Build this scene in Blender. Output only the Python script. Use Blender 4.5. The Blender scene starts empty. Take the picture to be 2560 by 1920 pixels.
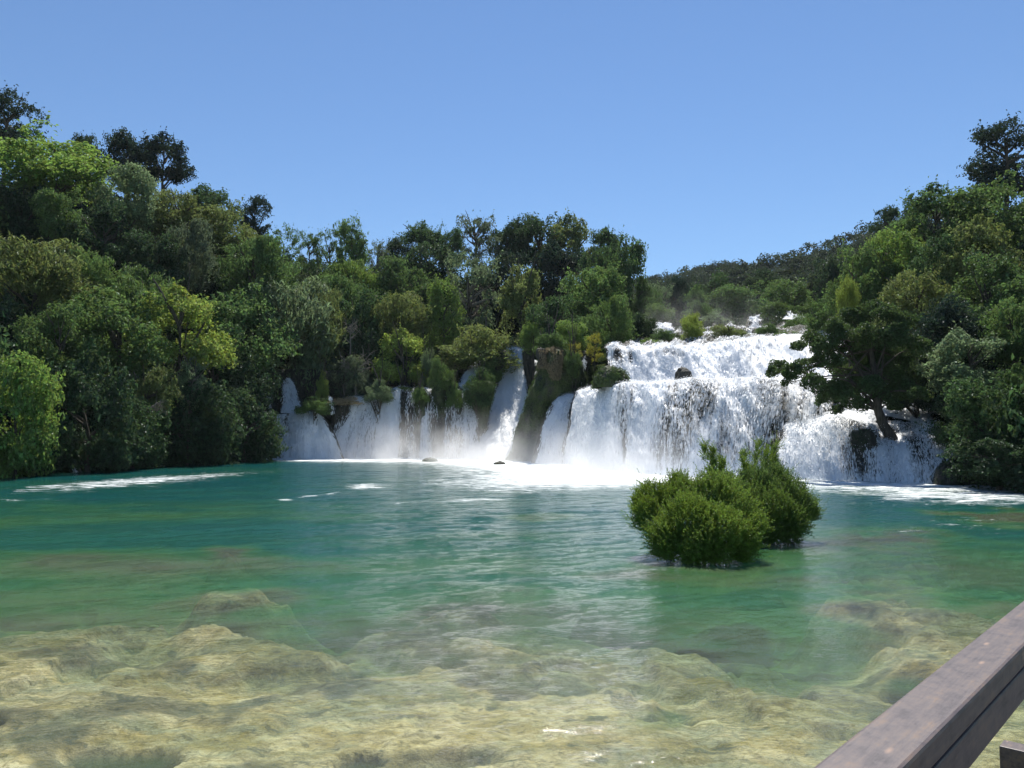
import bpy, math
import numpy as np
from mathutils import Vector
R = math.radians
C = bpy.context.scene.collection
sc = bpy.context.scene
# ---------------------------------------------------------------- camera, sky, sun, exposure
EYE = 3.5
PITCH = math.atan((430-384)/800)
cam = bpy.data.objects.new('camera', bpy.data.cameras.new('camera')); C.objects.link(cam)
cam.location = (0, 0, EYE); cam.rotation_euler = (math.pi/2+PITCH, 0, 0)
cam.data.sensor_width = 36; cam.data.lens = 28.125; cam.data.clip_start = .05; cam.data.clip_end = 4000
sc.camera = cam
SUN_EL, SUN_AZ = R(58), R(10)          # azimuth from +Y towards +X
w = bpy.data.worlds.new('World'); sc.world = w; w.use_nodes = True
nt = w.node_tree
sky = nt.nodes.new('ShaderNodeTexSky'); sky.sky_type = 'NISHITA'; sky.sun_disc = False
sky.sun_elevation = SUN_EL; sky.sun_rotation = SUN_AZ
sky.air_density = 1.08; sky.dust_density = .0; sky.ozone_density = 8; sky.altitude = 60
nt.nodes['Background'].inputs['Strength'].default_value = .080
nt.links.new(sky.outputs[0], nt.nodes['Background'].inputs[0])
sl = bpy.data.lights.new('sun', 'SUN'); so = bpy.data.objects.new('sun', sl); C.objects.link(so)
sl.energy = 5.0; sl.angle = R(.55); sl.color = (1, .95, .87)
sd = Vector((math.sin(SUN_AZ)*math.cos(SUN_EL), math.cos(SUN_AZ)*math.cos(SUN_EL), math.sin(SUN_EL)))
so.rotation_euler = sd.to_track_quat('Z', 'Y').to_euler(); so.location = sd*300
sc.view_settings.view_transform = 'Standard'; sc.view_settings.look = 'None'
sc.view_settings.exposure = 0.6; sc.view_settings.gamma = 1
cy = sc.cycles
cy.max_bounces = 8; cy.diffuse_bounces = 3; cy.glossy_bounces = 3; cy.transmission_bounces = 4
cy.transparent_max_bounces = 16; cy.volume_bounces = 1; cy.sample_clamp_indirect = 4; cy.caustics_reflective = False
cy.use_denoising = True

# ---------------------------------------------------------------- helpers
rng = np.random.default_rng(7)
def at(px, py, D):
    """a point at forward distance D metres on the line of sight of a pixel of the photograph"""
    px, py, D = np.broadcast_arrays(*[np.asarray(q, float) for q in (px, py, D)])
    v = (384-py)/800; c, s = math.cos(PITCH), math.sin(PITCH)
    dy = c-v*s; dz = s+v*c
    return np.stack([(px-512)/800/dy*D, D+0*px, EYE+dz/dy*D], -1)
def gx(px, D): return (np.asarray(px, float)-512)/800*D
def h3(ix, iy, iz, seed):
    n = (ix.astype(np.int64)*374761393 + iy.astype(np.int64)*668265263 + iz.astype(np.int64)*2147483647//7 + seed*974634777) & 0xffffffff
    n = ((n ^ (n >> 13))*1274126177) & 0xffffffff
    n = ((n ^ (n >> 16))*2246822519) & 0xffffffff
    return ((n ^ (n >> 15)) & 0xffffff)/float(0xffffff)
def vnoise(x, y, z=None, seed=0):
    x = np.asarray(x, float); y = np.asarray(y, float)
    z = np.zeros_like(x+y) if z is None else np.asarray(z, float)
    x, y, z = np.broadcast_arrays(x, y, z)
    ix, iy, iz = np.floor(x), np.floor(y), np.floor(z)
    fx, fy, fz = x-ix, y-iy, z-iz
    fx = fx*fx*(3-2*fx); fy = fy*fy*(3-2*fy); fz = fz*fz*(3-2*fz)
    r = 0
    for a in (0, 1):
        for b in (0, 1):
            for c in (0, 1):
                r = r + h3(ix+a, iy+b, iz+c, seed)*(fx if a else 1-fx)*(fy if b else 1-fy)*(fz if c else 1-fz)
    return r*2-1
def fbm(x, y, z=None, seed=0, oct=4):
    r = 0; a = .5
    z = 0*np.asarray(x) if z is None else z
    for i in range(oct):
        r = r+a*vnoise(np.asarray(x)*2**i, np.asarray(y)*2**i, np.asarray(z)*2**i, seed+i*17); a *= .5
    return r
def sstep(a, b, x):
    t = np.clip((x-a)/(b-a), 0, 1); return t*t*(3-2*t)
def mk(name, V, F, smooth=False, attrs=None, uv=None):
    V = np.ascontiguousarray(V, np.float32).reshape(-1, 3); F = np.ascontiguousarray(F, np.int32)
    n, k = F.shape
    me = bpy.data.meshes.new(name)
    me.vertices.add(len(V)); me.vertices.foreach_set('co', V.ravel())
    me.loops.add(n*k); me.loops.foreach_set('vertex_index', F.ravel())
    me.polygons.add(n); me.polygons.foreach_set('loop_start', np.arange(0, n*k, k, dtype=np.int32))
    me.polygons.foreach_set('use_smooth', np.full(n, smooth, bool))
    me.update(calc_edges=True)
    for a, d in (attrs or {}).items():
        at_ = me.attributes.new(a, 'FLOAT', 'POINT'); at_.data.foreach_set('value', np.ascontiguousarray(d, np.float32).ravel())
    if uv is not None:
        l = me.uv_layers.new(name='UVMap'); l.data.foreach_set('uv', np.ascontiguousarray(uv, np.float32)[F.ravel()].ravel())
    return me
def grid_faces(nu, nv, o=0, flip=False):
    i = np.arange(nu-1)[:, None]*nv+np.arange(nv-1)[None, :]+o
    f = np.stack([i, i+1, i+nv+1, i+nv] if flip else [i, i+nv, i+nv+1, i+1], -1)
    return f.reshape(-1, 4)
def link(name, me, mat=None, parent=None, color=None, loc=None):
    o = bpy.data.objects.new(name, me); C.objects.link(o)
    if mat is not None and me is not None and not me.materials: me.materials.append(mat)
    if parent is not None: o.parent = parent
    if color is not None: o.color = tuple(color)+(1,)
    if loc is not None: o.location = loc
    return o
def tag(o, label=None, cat=None, group=None, kind=None):
    if label: o['label'] = label
    if cat: o['category'] = cat
    if group: o['group'] = group
    if kind: o['kind'] = kind
    return o
def empty(name, loc, label, cat, group=None):
    o = bpy.data.objects.new(name, None); C.objects.link(o); o.location = tuple(map(float, loc))
    return tag(o, label, cat, group)
class MB:
    def __init__(s): s.V = []; s.F = []; s.n = 0
    def add(s, V, F): s.V.append(np.asarray(V, float)); s.F.append(np.asarray(F)+s.n); s.n += len(V)
    def tube(s, P, r, k=7):
        P = np.asarray(P, float); r = np.broadcast_to(np.asarray(r, float), (len(P),))
        T = np.gradient(P, axis=0); T /= np.linalg.norm(T, axis=1)[:, None]+1e-9
        ref = np.array([.31, .2, .93]) if abs(T[0][2]) < .8 else np.array([.9, .3, .1])
        A = np.cross(T, ref); A /= np.linalg.norm(A, axis=1)[:, None]+1e-9; B = np.cross(T, A)
        t = np.arange(k)*2*math.pi/k
        V = P[:, None]+r[:, None, None]*(A[:, None]*np.cos(t)[None, :, None]+B[:, None]*np.sin(t)[None, :, None])
        i = np.arange(len(P)-1)[:, None]*k; j = np.arange(k)[None, :]; j2 = (j+1) % k
        s.add(V.reshape(-1, 3), np.stack([i+j, i+j2, i+k+j2, i+k+j], -1).reshape(-1, 4))
    def box(s, c, ax, ay, az):
        """box from centre and three half-axis vectors"""
        c, ax, ay, az = [np.asarray(q, float) for q in (c, ax, ay, az)]
        V = [c+i*ax+j*ay+k*az for i in (-1, 1) for j in (-1, 1) for k in (-1, 1)]
        s.add(V, [(0, 1, 3, 2), (4, 6, 7, 5), (0, 4, 5, 1), (2, 3, 7, 6), (0, 2, 6, 4), (1, 5, 7, 3)])
    def mesh(s, name, smooth=False): return mk(name, np.concatenate(s.V), np.concatenate(s.F), smooth)
def unit(v): return v/(np.linalg.norm(v, axis=-1, keepdims=True)+1e-9)
def cards(P, N, L, W, tip=None, r=rng):
    """rhombic leaves: centres P, normals N, length L, width W"""
    n = len(P); N = unit(N)
    a = unit(np.cross(N, r.normal(size=(n, 3)))) if tip is None else unit(tip-N*np.sum(tip*N, -1, keepdims=True))
    b = np.cross(N, a); L = np.broadcast_to(L, (n,))[:, None]; W = np.broadcast_to(W, (n,))[:, None]
    fold = N*W*.35
    V = np.stack([P-a*L*.5, P+b*W*.5+fold, P+a*L*.5, P-b*W*.5+fold], 1).reshape(-1, 3)
    return V, np.arange(4*n).reshape(-1, 4)

# ---------------------------------------------------------------- materials
class Mat:
    def __init__(s, name, disp=None):
        s.m = bpy.data.materials.new(name); s.m.use_nodes = True; s.t = s.m.node_tree; s.t.nodes.clear()
        s.out = s.t.nodes.new('ShaderNodeOutputMaterial')
    def n(s, typ, props=None, **inp):
        nd = s.t.nodes.new('ShaderNode'+typ)
        for k, v in (props or {}).items(): setattr(nd, k, v)
        for k, v in inp.items():
            i = nd.inputs[int(k[1:])] if k[0] == 'i' and k[1:].isdigit() else nd.inputs[k.replace('_', ' ')]
            if isinstance(v, bpy.types.NodeSocket): s.t.links.new(v, i)
            else:
                if hasattr(i.default_value, '__len__') and not hasattr(v, '__len__'): v = (v,)*len(i.default_value)
                if hasattr(v, '__len__') and len(v) == 3 and len(i.default_value) == 4: v = tuple(v)+(1,)
                i.default_value = v
        return nd
    def math(s, op, a, b=0, c=0, clamp=False): return s.n('Math', {'operation': op, 'use_clamp': clamp}, i0=a, i1=b, i2=c).outputs[0]
    def mix(s, f, a, b): 
        nd = s.n('Mix', {'data_type': 'RGBA'}); 
        for i, v in ((0, f), (6, a), (7, b)):
            if isinstance(v, bpy.types.NodeSocket): s.t.links.new(v, nd.inputs[i])
            else: nd.inputs[i].default_value = v if i == 0 else (tuple(v)+(1,) if len(v) == 3 else v)
        return nd.outputs[2]
    def ramp(s, f, *st):
        nd = s.n('ValToRGB'); cr = nd.color_ramp
        while len(cr.elements) > 1: cr.elements.remove(cr.elements[-1])
        cr.elements[0].position = st[0][0]; cr.elements[0].color = tuple(st[0][1])+(1,)
        for p, c in st[1:]:
            e = cr.elements.new(p); e.color = tuple(c)+(1,)
        s.t.links.new(f, nd.inputs[0]); return nd.outputs[0]
    def pos(s, sc_=(1, 1, 1)):
        g = s.n('NewGeometry').outputs['Position']
        return s.n('Mapping', i0=g, Scale=sc_).outputs[0]
    def noise(s, vec, scale, detail=4, rough=.55, dist=0): return s.n('TexNoise', Vector=vec, Scale=scale, Detail=detail, Roughness=rough, Distortion=dist).outputs['Fac']
    def attr(s, name): return s.n('Attribute', {'attribute_name': name}).outputs['Fac']
    def add(s, a, b): return s.n('AddShader', i0=a, i1=b).outputs[0]
    def mixs(s, f, a, b): return s.n('MixShader', i0=f, i1=a, i2=b).outputs[0]
    def surf(s, x): s.t.links.new(x, s.out.inputs['Surface']); return s.m

def leaf_mat(name='leaf', trans=.42, gloss=.025):
    m = Mat(name)
    col = m.n('ObjectInfo').outputs['Color']
    rnd = m.n('NewGeometry').outputs['Random Per Island']
    big = m.noise(m.pos(), .45, 2)
    hs = m.n('HueSaturation', Hue=m.math('ADD', .48, m.math('MULTIPLY', rnd, .04)), Saturation=m.math('ADD', .85, m.math('MULTIPLY', big, .3)),
             Value=m.math('ADD', .6, m.math('MULTIPLY', rnd, .85)), Color=col).outputs[0]
    yel = m.mix(m.math('MULTIPLY', m.math('SUBTRACT', big, .45, clamp=True), 1.6), hs, (.12, .13, .03))
    c = m.mix(.5, hs, yel)
    d = m.n('BsdfDiffuse', Color=c).outputs[0]
    t = m.n('BsdfTranslucent', Color=m.mix(.35, c, m.n('HueSaturation', Hue=.48, Value=1.7, Color=c).outputs[0])).outputs[0]
    g = m.n('BsdfGlossy', Color=(.9, .95, 1), Roughness=.5).outputs[0]
    return m.surf(m.mixs(gloss, m.mixs(trans, d, t), g))
M_leaf = leaf_mat()
def bark_mat():
    m = Mat('bark'); n = m.noise(m.pos((3, 3, .6)), 3, 5)
    return m.surf(m.n('BsdfPrincipled', Base_Color=m.ramp(n, (.3, (.03, .025, .018)), (.7, (.12, .10, .075))), Roughness=.95).outputs[0])
M_bark = bark_mat()
def twig_mat():
    m = Mat('dead_twig'); return m.surf(m.n('BsdfDiffuse', Color=(.2, .18, .15)).outputs[0])
M_twig = twig_mat()
def rock_mat(name, moss, dry=0.0):
    m = Mat(name); p = m.pos()
    n = m.noise(p, .9, 6, .65); st = m.noise(m.pos((3.5, 3.5, .5)), 1.2, 5, .6)
    c = m.ramp(st, (.3, (.012, .013, .010)), (.55, (.036, .036, .026)), (.8, (.10, .095, .068)))
    g = m.ramp(m.noise(p, 6, 4), (.3, (.02, .035, .008)), (.7, (.075, .10, .025)))
    k = m.math('MULTIPLY', m.math('SUBTRACT', m.math('ADD', n, moss), .5), 6, clamp=True)
    c = m.mix(k, c, g)
    b = m.n('Bump', Strength=.8, Distance=.25, Height=m.math('ADD', st, m.noise(p, 4, 5))).outputs[0]
    return m.surf(m.n('BsdfPrincipled', Base_Color=c, Roughness=.75, Normal=b).outputs[0])
M_rock = rock_mat('wet_rock', -.08); M_moss = rock_mat('mossy_rock', .16); M_cliff = rock_mat('cliff_rock', .02)
def ground_mat():
    m = Mat('hillside_soil'); p = m.pos()
    c = m.ramp(m.noise(p, .5, 6, .6), (.3, (.012, .018, .007)), (.6, (.03, .042, .014)), (.85, (.07, .065, .04)))
    return m.surf(m.n('BsdfDiffuse', Color=c, Normal=m.n('Bump', Strength=1, Distance=.4, Height=m.noise(p, 1.5, 6)).outputs[0]).outputs[0])
M_ground = ground_mat()
def white_mat(name='falling_water', tr=.52, col=(.93, .95, .97)):
    m = Mat(name)
    d = m.n('BsdfDiffuse', Color=col).outputs[0]; t = m.n('BsdfTranslucent', Color=col).outputs[0]
    g = m.n('BsdfGlossy', Color=(1, 1, 1), Roughness=.35).outputs[0]
    return m.surf(m.mixs(.03, m.mixs(tr, d, t), g))
M_white = white_mat()
def sheet_mat():
    m = Mat('water_curtain')
    uv = m.n('UVMap').outputs[0]
    a = m.noise(m.n('Mapping', i0=uv, Scale=(2.2, .32, 1)).outputs[0], 1.0, 6, .62, .35)
    b = m.noise(m.n('Mapping', i0=uv, Scale=(8, 4.6, 1)).outputs[0], 1.0, 5, .6, .8)
    nn = m.math('ADD', m.math('MULTIPLY', a, .62), m.math('MULTIPLY', b, .38))
    dens = m.attr('dens')
    al = m.math('MULTIPLY', m.math('SUBTRACT', m.math('ADD', nn, dens), .90), 4.6, clamp=True)
    col = (.92, .945, .965)
    bp = m.n('Bump', Strength=.55, Distance=.18, Height=nn).outputs[0]
    d = m.n('BsdfDiffuse', Color=col, Normal=bp).outputs[0]; t = m.n('BsdfTranslucent', Color=col, Normal=bp).outputs[0]
    g = m.n('BsdfGlossy', Roughness=.3, Normal=bp).outputs[0]
    w_ = m.mixs(.03, m.mixs(.15, d, t), g)
    return m.surf(m.mixs(al, m.n('BsdfTransparent').outputs[0], w_))
M_sheet = sheet_mat()

# ---------------------------------------------------------------- shoreline, pool bed, terrain
SH = [(-2400, 30), (-500, 44), (-200, 56), (0, 64), (60, 66), (130, 76), (200, 88), (278, 100), (330, 103), (400, 103), (470, 100), (520, 94), (560, 83), (600, 74),
      (640, 65), (661, 62), (720, 60.5), (800, 60), (880, 57), (935, 53), (1024, 47), (1150, 40), (1400, 34), (2600, 20)]
SHx = np.array([gx(p, d) for p, d in SH]); SHy = np.array([d for p, d in SH], float)
def shore_r(th):
    ta = np.arctan2(SHx, SHy); return np.interp(th, ta, np.hypot(SHx, SHy))
SL = [(-2400, 30), (-500, 44), (-200, 56), (0, 64), (60, 66), (130, 76), (200, 88), (262, 98), (268, 104), (350, 105), (452, 107), (458, 114.5), (492, 117.5), (526, 117.5), (534, 112), (542, 100), (556, 97), (580, 95), (592, 89), (606, 83.5),
      (640, 80), (665, 77.5), (705, 75.5), (770, 75), (838, 75), (846, 69), (885, 68), (930, 63), (948, 56), (1024, 47), (1150, 40), (1400, 34), (2600, 20)]
SLx = np.array([gx(p, d) for p, d in SL]); SLy = np.array([d for p, d in SL], float)
def land_r(th):
    ta = np.arctan2(SLx, SLy); return np.interp(th, ta, np.hypot(SLx, SLy))
BLOBS = [(60, 655, 120, 42, .42), (250, 640, 110, 26, .5), (240, 598, 60, 12, .45), (330, 660, 60, 14, .42), (235, 553, 30, 8, .4), (60, 562, 60, 7, 1.1),
         (905, 622, 95, 32, .38), (960, 660, 60, 26, .45), (850, 610, 40, 14, .4), (550, 517, 34, 4, 1.5), (830, 545, 110, 10, .9), (620, 575, 50, 7, 1.0), (700, 562, 60, 6, .9),
         (120, 720, 170, 34, .42), (420, 700, 130, 30, .5), (560, 740, 160, 36, .45), (760, 700, 120, 34, .5), (300, 745, 100, 30, .5), (660, 650, 80, 14, .6), (470, 640, 60, 12, .55), (560, 665, 70, 12, .5), (460, 610, 50, 8, .6),
         (1000, 520, 90, 10, .9), (760, 740, 80, 22, .45), (30, 750, 60, 30, .45)]
PITS = [(120, 757, 46, 9, 1.5), (700, 641, 26, 5, 1.3), (640, 618, 26, 4, 1.0), (655, 714, 24, 8, 1.2), (892, 680, 26, 10, 1.6), (560, 685, 40, 10, .7), (570, 636, 26, 5, 1.0), (500, 655, 60, 8, .5), (360, 760, 20, 6, 1.1),
        (330, 598, 30, 5, .9), (700, 600, 60, 7, .6), (450, 760, 60, 6, .5), (640, 700, 50, 10, .5)]
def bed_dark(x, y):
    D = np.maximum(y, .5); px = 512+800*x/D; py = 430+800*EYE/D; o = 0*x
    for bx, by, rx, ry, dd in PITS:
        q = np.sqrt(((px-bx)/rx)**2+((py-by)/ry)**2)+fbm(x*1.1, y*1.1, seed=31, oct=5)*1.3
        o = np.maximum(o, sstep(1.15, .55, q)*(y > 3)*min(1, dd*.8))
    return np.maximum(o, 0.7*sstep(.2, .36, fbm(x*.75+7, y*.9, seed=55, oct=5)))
def bed_depth(x, y):
    """depth of the pool below the water surface"""
    r = np.hypot(x, y); th = np.arctan2(x, y)
    D = np.maximum(y, .5); px = 512+800*x/D; py = 430+800*EYE/D
    wx = fbm(x*.25, y*.25, seed=3, oct=3)*4; wy = fbm(x*.25+9, y*.25, seed=4, oct=3)*4
    d = np.interp(r+wy*.6, [0, 8, 10, 12.5, 15, 17, 20, 26, 34, 50, 100], [.5, .52, .56, .8, 1.2, 1.7, 2.1, 2.4, 3.3, 4.5, 5])
    d = d+sstep(12, 20, r)*1.9*fbm(x*.10+4, y*.24, seed=14, oct=4)
    n = fbm(x*.35, y*.35, seed=11, oct=5)
    front = (y > 3)
    for bx, by, rx, ry, dd in BLOBS:
        q = np.sqrt(((px-bx)/rx)**2+((py-by)/ry)**2)+fbm(x*.5, y*.5, seed=21, oct=5)*1.2
        k = sstep(1.5, .3, q)*front; d = d*(1-k)+np.minimum(d, dd)*k
    for bx, by, rx, ry, dd in PITS:
        q = np.sqrt(((px-bx)/rx)**2+((py-by)/ry)**2)+fbm(x*1.1, y*1.1, seed=31, oct=4)*.9
        d = d+dd*.3*sstep(1.3, .3, q)*front
    pk = fbm(x*.8+3, y*.8, seed=51, oct=4); d = d+sstep(.08, .3, pk)*.22
    d = d+n*.15*np.clip(d, .4, 2.2)+np.abs(fbm(x*1.9, y*1.9, seed=41, oct=5))*.15-.04
    sd_ = shore_r(th)-r
    return np.maximum(d, .12)*sstep(-3, 5, sd_)-2.5*sstep(3, -4, sd_)*(sd_ < 3)
def polar(r0, r1, nr, na):
    th = np.concatenate([np.linspace(-math.pi, -R(48), 30)[:-1], np.linspace(-R(48), -R(37), 16)[:-1], np.linspace(-R(37), R(37), na), np.linspace(R(37), R(48), 16)[1:], np.linspace(R(48), math.pi, 30)[1:]])
    r = r0*(r1/r0)**np.linspace(0, 1, nr)
    T, RR = np.meshgrid(th, r, indexing='ij')
    return RR*np.sin(T), RR*np.cos(T), len(th), nr
X, Y, nu, nv = polar(2.5, 112, 460, 560)
K_ = np.where(Y > 3, EYE/(EYE+.6*sstep(3, 7, Y)), 1)    # the shelves lie where the line of sight through the surface meets them
DEP = bed_depth(X*K_, Y*K_)
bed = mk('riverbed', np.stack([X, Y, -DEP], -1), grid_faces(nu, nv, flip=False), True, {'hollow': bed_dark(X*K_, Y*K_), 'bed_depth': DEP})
def bed_mat():
    m = Mat('travertine_bed'); p = m.pos()
    n1 = m.noise(p, .7, 8, .66, .3); n2 = m.noise(m.pos((1, 1.3, 1)), 3.4, 7, .68, .25); n3 = m.noise(p, 12, 5, .7)
    c = m.ramp(m.math('ADD', m.math('MULTIPLY', n1, .5), m.math('MULTIPLY', n2, .5)), (.34, (.13, .11, .05)), (.44, (.40, .33, .17)), (.52, (.62, .53, .33)), (.62, (.74, .67, .48)))
    gr = m.ramp(m.noise(m.pos((.7, 1.3, 1)), .8, 7, .7, .5), (.47, (0, 0, 0)), (.6, (1, 1, 1)))
    c = m.mix(m.math('MULTIPLY', gr, .6), c, (.22, .28, .22))
    alg = m.ramp(m.noise(m.pos((1, 1.8, 1)), 1.1, 6, .65), (.5, (0, 0, 0)), (.6, (1, 1, 1)))
    c = m.mix(m.math('MULTIPLY', alg, .55), c, (.34, .26, .07))
    ridge = m.math('ABSOLUTE', m.math('SUBTRACT', m.noise(m.pos((1, 1.6, 1)), 1.9, 7, .62, .6), .5))
    c = m.mix(m.ramp(ridge, (0, (.5, .5, .5)), (.04, (0, 0, 0))), c, (.13, .12, .065))
    c = m.mix(m.ramp(n3, (.36, (.6, .6, .6)), (.44, (0, 0, 0))), c, (.13, .115, .06))
    sp1 = m.ramp(m.noise(m.pos((1, 1.7, 1)), 1.7, 7, .66, .4), (.585, (0, 0, 0)), (.63, (1, 1, 1)))
    c = m.mix(m.math('MULTIPLY', sp1, .72), c, (.085, .105, .085))
    sp2 = m.ramp(m.noise(m.pos((1, 1.4, 1)), 5.5, 5, .62, .3), (.62, (0, 0, 0)), (.66, (1, 1, 1)))
    c = m.mix(m.math('MULTIPLY', sp2, .65), c, (.10, .095, .055))
    bd = m.attr('bed_depth')
    depth_tint = m.mix(m.math('MULTIPLY', m.math('SUBTRACT', bd, 1.8), .5, clamp=True), (.17, .28, .11), (.03, .15, .12))  # light absorbed by deeper water, painted into the bed as green and teal
    c = m.mix(m.math('MULTIPLY', m.math('SUBTRACT', bd, .7), 1.1, clamp=True), c, depth_tint)
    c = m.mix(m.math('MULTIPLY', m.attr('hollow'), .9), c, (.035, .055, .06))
    b = m.n('Bump', Strength=.6, Distance=.10, Height=m.math('ADD', n2, m.math('MULTIPLY', n3, .5))).outputs[0]
    return m.surf(m.n('BsdfDiffuse', Color=c, Normal=b).outputs[0])
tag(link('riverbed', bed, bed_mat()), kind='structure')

# ---- water surface
X, Y, nu, nv = polar(1.2, 114, 560, 640)
DEP = bed_depth(X, Y); Rr = np.hypot(X, Y)
BASE = [(268, 97.5), (330, 98.5), (460, 99.5), (520, 90), (566, 81), (600, 72), (640, 63), (661, 60), (720, 58.5), (770, 57.5), (885, 53), (940, 51)]
bx = np.array([gx(p, d) for p, d in BASE]); by_ = np.array([d for p, d in BASE])
def dist_poly(X, Y, bx, by):
    best = np.full(X.shape, 1e9)
    for i in range(len(bx)-1):
        ax, ay = bx[i], by[i]; dx, dy = bx[i+1]-ax, by[i+1]-ay
        t = np.clip(((X-ax)*dx+(Y-ay)*dy)/(dx*dx+dy*dy), 0, 1)
        best = np.minimum(best, np.hypot(X-ax-t*dx, Y-ay-t*dy))
    return best
dp = dist_poly(X, Y, bx, by_)
PXW = 512+800*X/np.maximum(Y, .5); PYW = 430+800*EYE/np.maximum(Y, .5)
foam = .62*np.exp(-(dp/np.interp(PXW, [260, 300, 400, 540, 600, 660, 720, 900], [6, 11, 15, 12, 8, 5.5, 5, 5.5]))**2)*np.interp(PXW, [250, 300, 520, 700, 780, 960], [.7, 1, 1.25, .95, .62, .6])
foam += .24*np.exp(-dp/20)
def fb(px, py, rx, ry, a, rot=0):
    dx, dy = PXW-px, PYW-py-rot*(PXW-px); return a*np.exp(-(dx/rx)**2-(dy/ry)**2)*(Y > 3)
foam += fb(60, 488, 130, 5, .35, -.06)+fb(25, 499, 60, 1.6, .41, -.02)+fb(190, 476, 130, 4, .36, -.06)+fb(365, 486, 20, 3, .36)+fb(310, 496, 40, 1.5, .38, -.12)
foam += fb(390, 503, 100, 1.3, .36, -.04)+fb(300, 500.5, 24, 1.6, .34, .1)+fb(470, 499, 50, 2, .25)+fb(930, 494, 160, 7, .34, .04)+fb(700, 486, 110, 6, .2)+fb(960, 525, 160, 22, .27)+fb(560, 488, 160, 12, .24)+fb(930, 500, 150, 6, .1)+fb(250, 484, 200, 8, .16)  # broad weak patches of white flecks also stand in for sun sparkle
foam += .12*(dist_poly(X, Y, SHx, SHy) < 1.2)
foam = np.clip(foam, 0, 1.4)
fine = sstep(60, 12, Rr)
sx, sy = X*math.cos(.5)+Y*math.sin(.5), -X*math.sin(.5)+Y*math.cos(.5)
Z = .05*fbm(sx*.35, sy*.7, seed=61, oct=3)+.014*fbm(sx*1.3, sy*2.4, seed=62, oct=3)*np.clip(fine+.3, 0, 1)+.12*np.clip(foam-.5, 0, 1)*(fbm(X*.9, Y*.9, seed=63, oct=4)+.5)
def water_mat():
    m = Mat('river_water'); p = m.pos()
    dep = m.attr('depth'); foam = m.attr('foam')
    pr = m.n('Mapping', i0=m.n('NewGeometry').outputs['Position'], Rotation=(0, 0, .5), Scale=(1, 2.0, 1)).outputs[0]
    wv = m.math('ADD', m.math('MULTIPLY', m.noise(pr, 1.6, 6, .62, .6), .85), m.math('ADD', m.math('MULTIPLY', m.noise(pr, 8, 4, .62, .3), .40), m.math('MULTIPLY', m.noise(pr, 27, 3, .6, .2), .13)))
    bp = m.n('Bump', Strength=.26, Distance=.26, Height=wv).outputs[0]
    fr = m.n('Fresnel', IOR=1.33, Normal=bp).outputs[0]
    dn = m.math('ADD', dep, m.math('MULTIPLY', m.math('SUBTRACT', m.noise(pr, .8, 4), .5), .8))
    body = m.ramp(m.math('DIVIDE', dn, 5.5), (.06, (.34, .33, .22)), (.16, (.22, .26, .15)), (.28, (.115, .21, .09)), (.40, (.055, .165, .062)), (.60, (.016, .10, .065)), (1, (.005, .068, .075)))
    opac = m.math('SUBTRACT', 1, m.math('EXPONENT', m.math('SUBTRACT', m.math('MULTIPLY', m.math('MAXIMUM', m.math('SUBTRACT', dep, .4), 0), -.45), .12)), clamp=True)
    tint = m.ramp(m.math('DIVIDE', dep, 5.5), (0, (1, 1, .96)), (.15, (.88, .97, .86)), (.4, (.6, .88, .74)), (1, (.3, .65, .62)))
    under = m.mixs(opac, m.n('BsdfTransparent', Color=tint).outputs[0], m.n('BsdfDiffuse', Color=body, Normal=bp).outputs[0])
    s = m.mixs(fr, under, m.n('BsdfGlossy', Color=(1, 1, 1), Roughness=.045, Normal=bp).outputs[0])
    fn = m.math('ADD', m.math('MULTIPLY', m.noise(m.n('Mapping', i0=m.n('NewGeometry').outputs['Position'], Rotation=(0, 0, .3), Scale=(.55, 1.2, 1)).outputs[0], 1.1, 8, .72, 1.0), .8), m.math('MULTIPLY', m.noise(p, 6, 4, .65), .2))
    fm = m.math('MULTIPLY', m.math('SUBTRACT', m.math('ADD', m.math('MULTIPLY', fn, 1.7), foam), 1.30), 3.2, clamp=True)
    fs = m.n('BsdfDiffuse', Color=(.86, .9, .9), Normal=m.n('Bump', Strength=.7, Distance=.2, Height=fn).outputs[0]).outputs[0]
    return m.surf(m.mixs(fm, s, fs))
wme = mk('water', np.stack([X, Y, Z], -1), grid_faces(nu, nv, flip=False), True, {'depth': DEP, 'foam': foam})
tag(link('water', wme, water_mat()), kind='structure')
del X, Y, Z, DEP, PXW, PYW, foam, Rr, sx, sy, fine, dp

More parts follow.
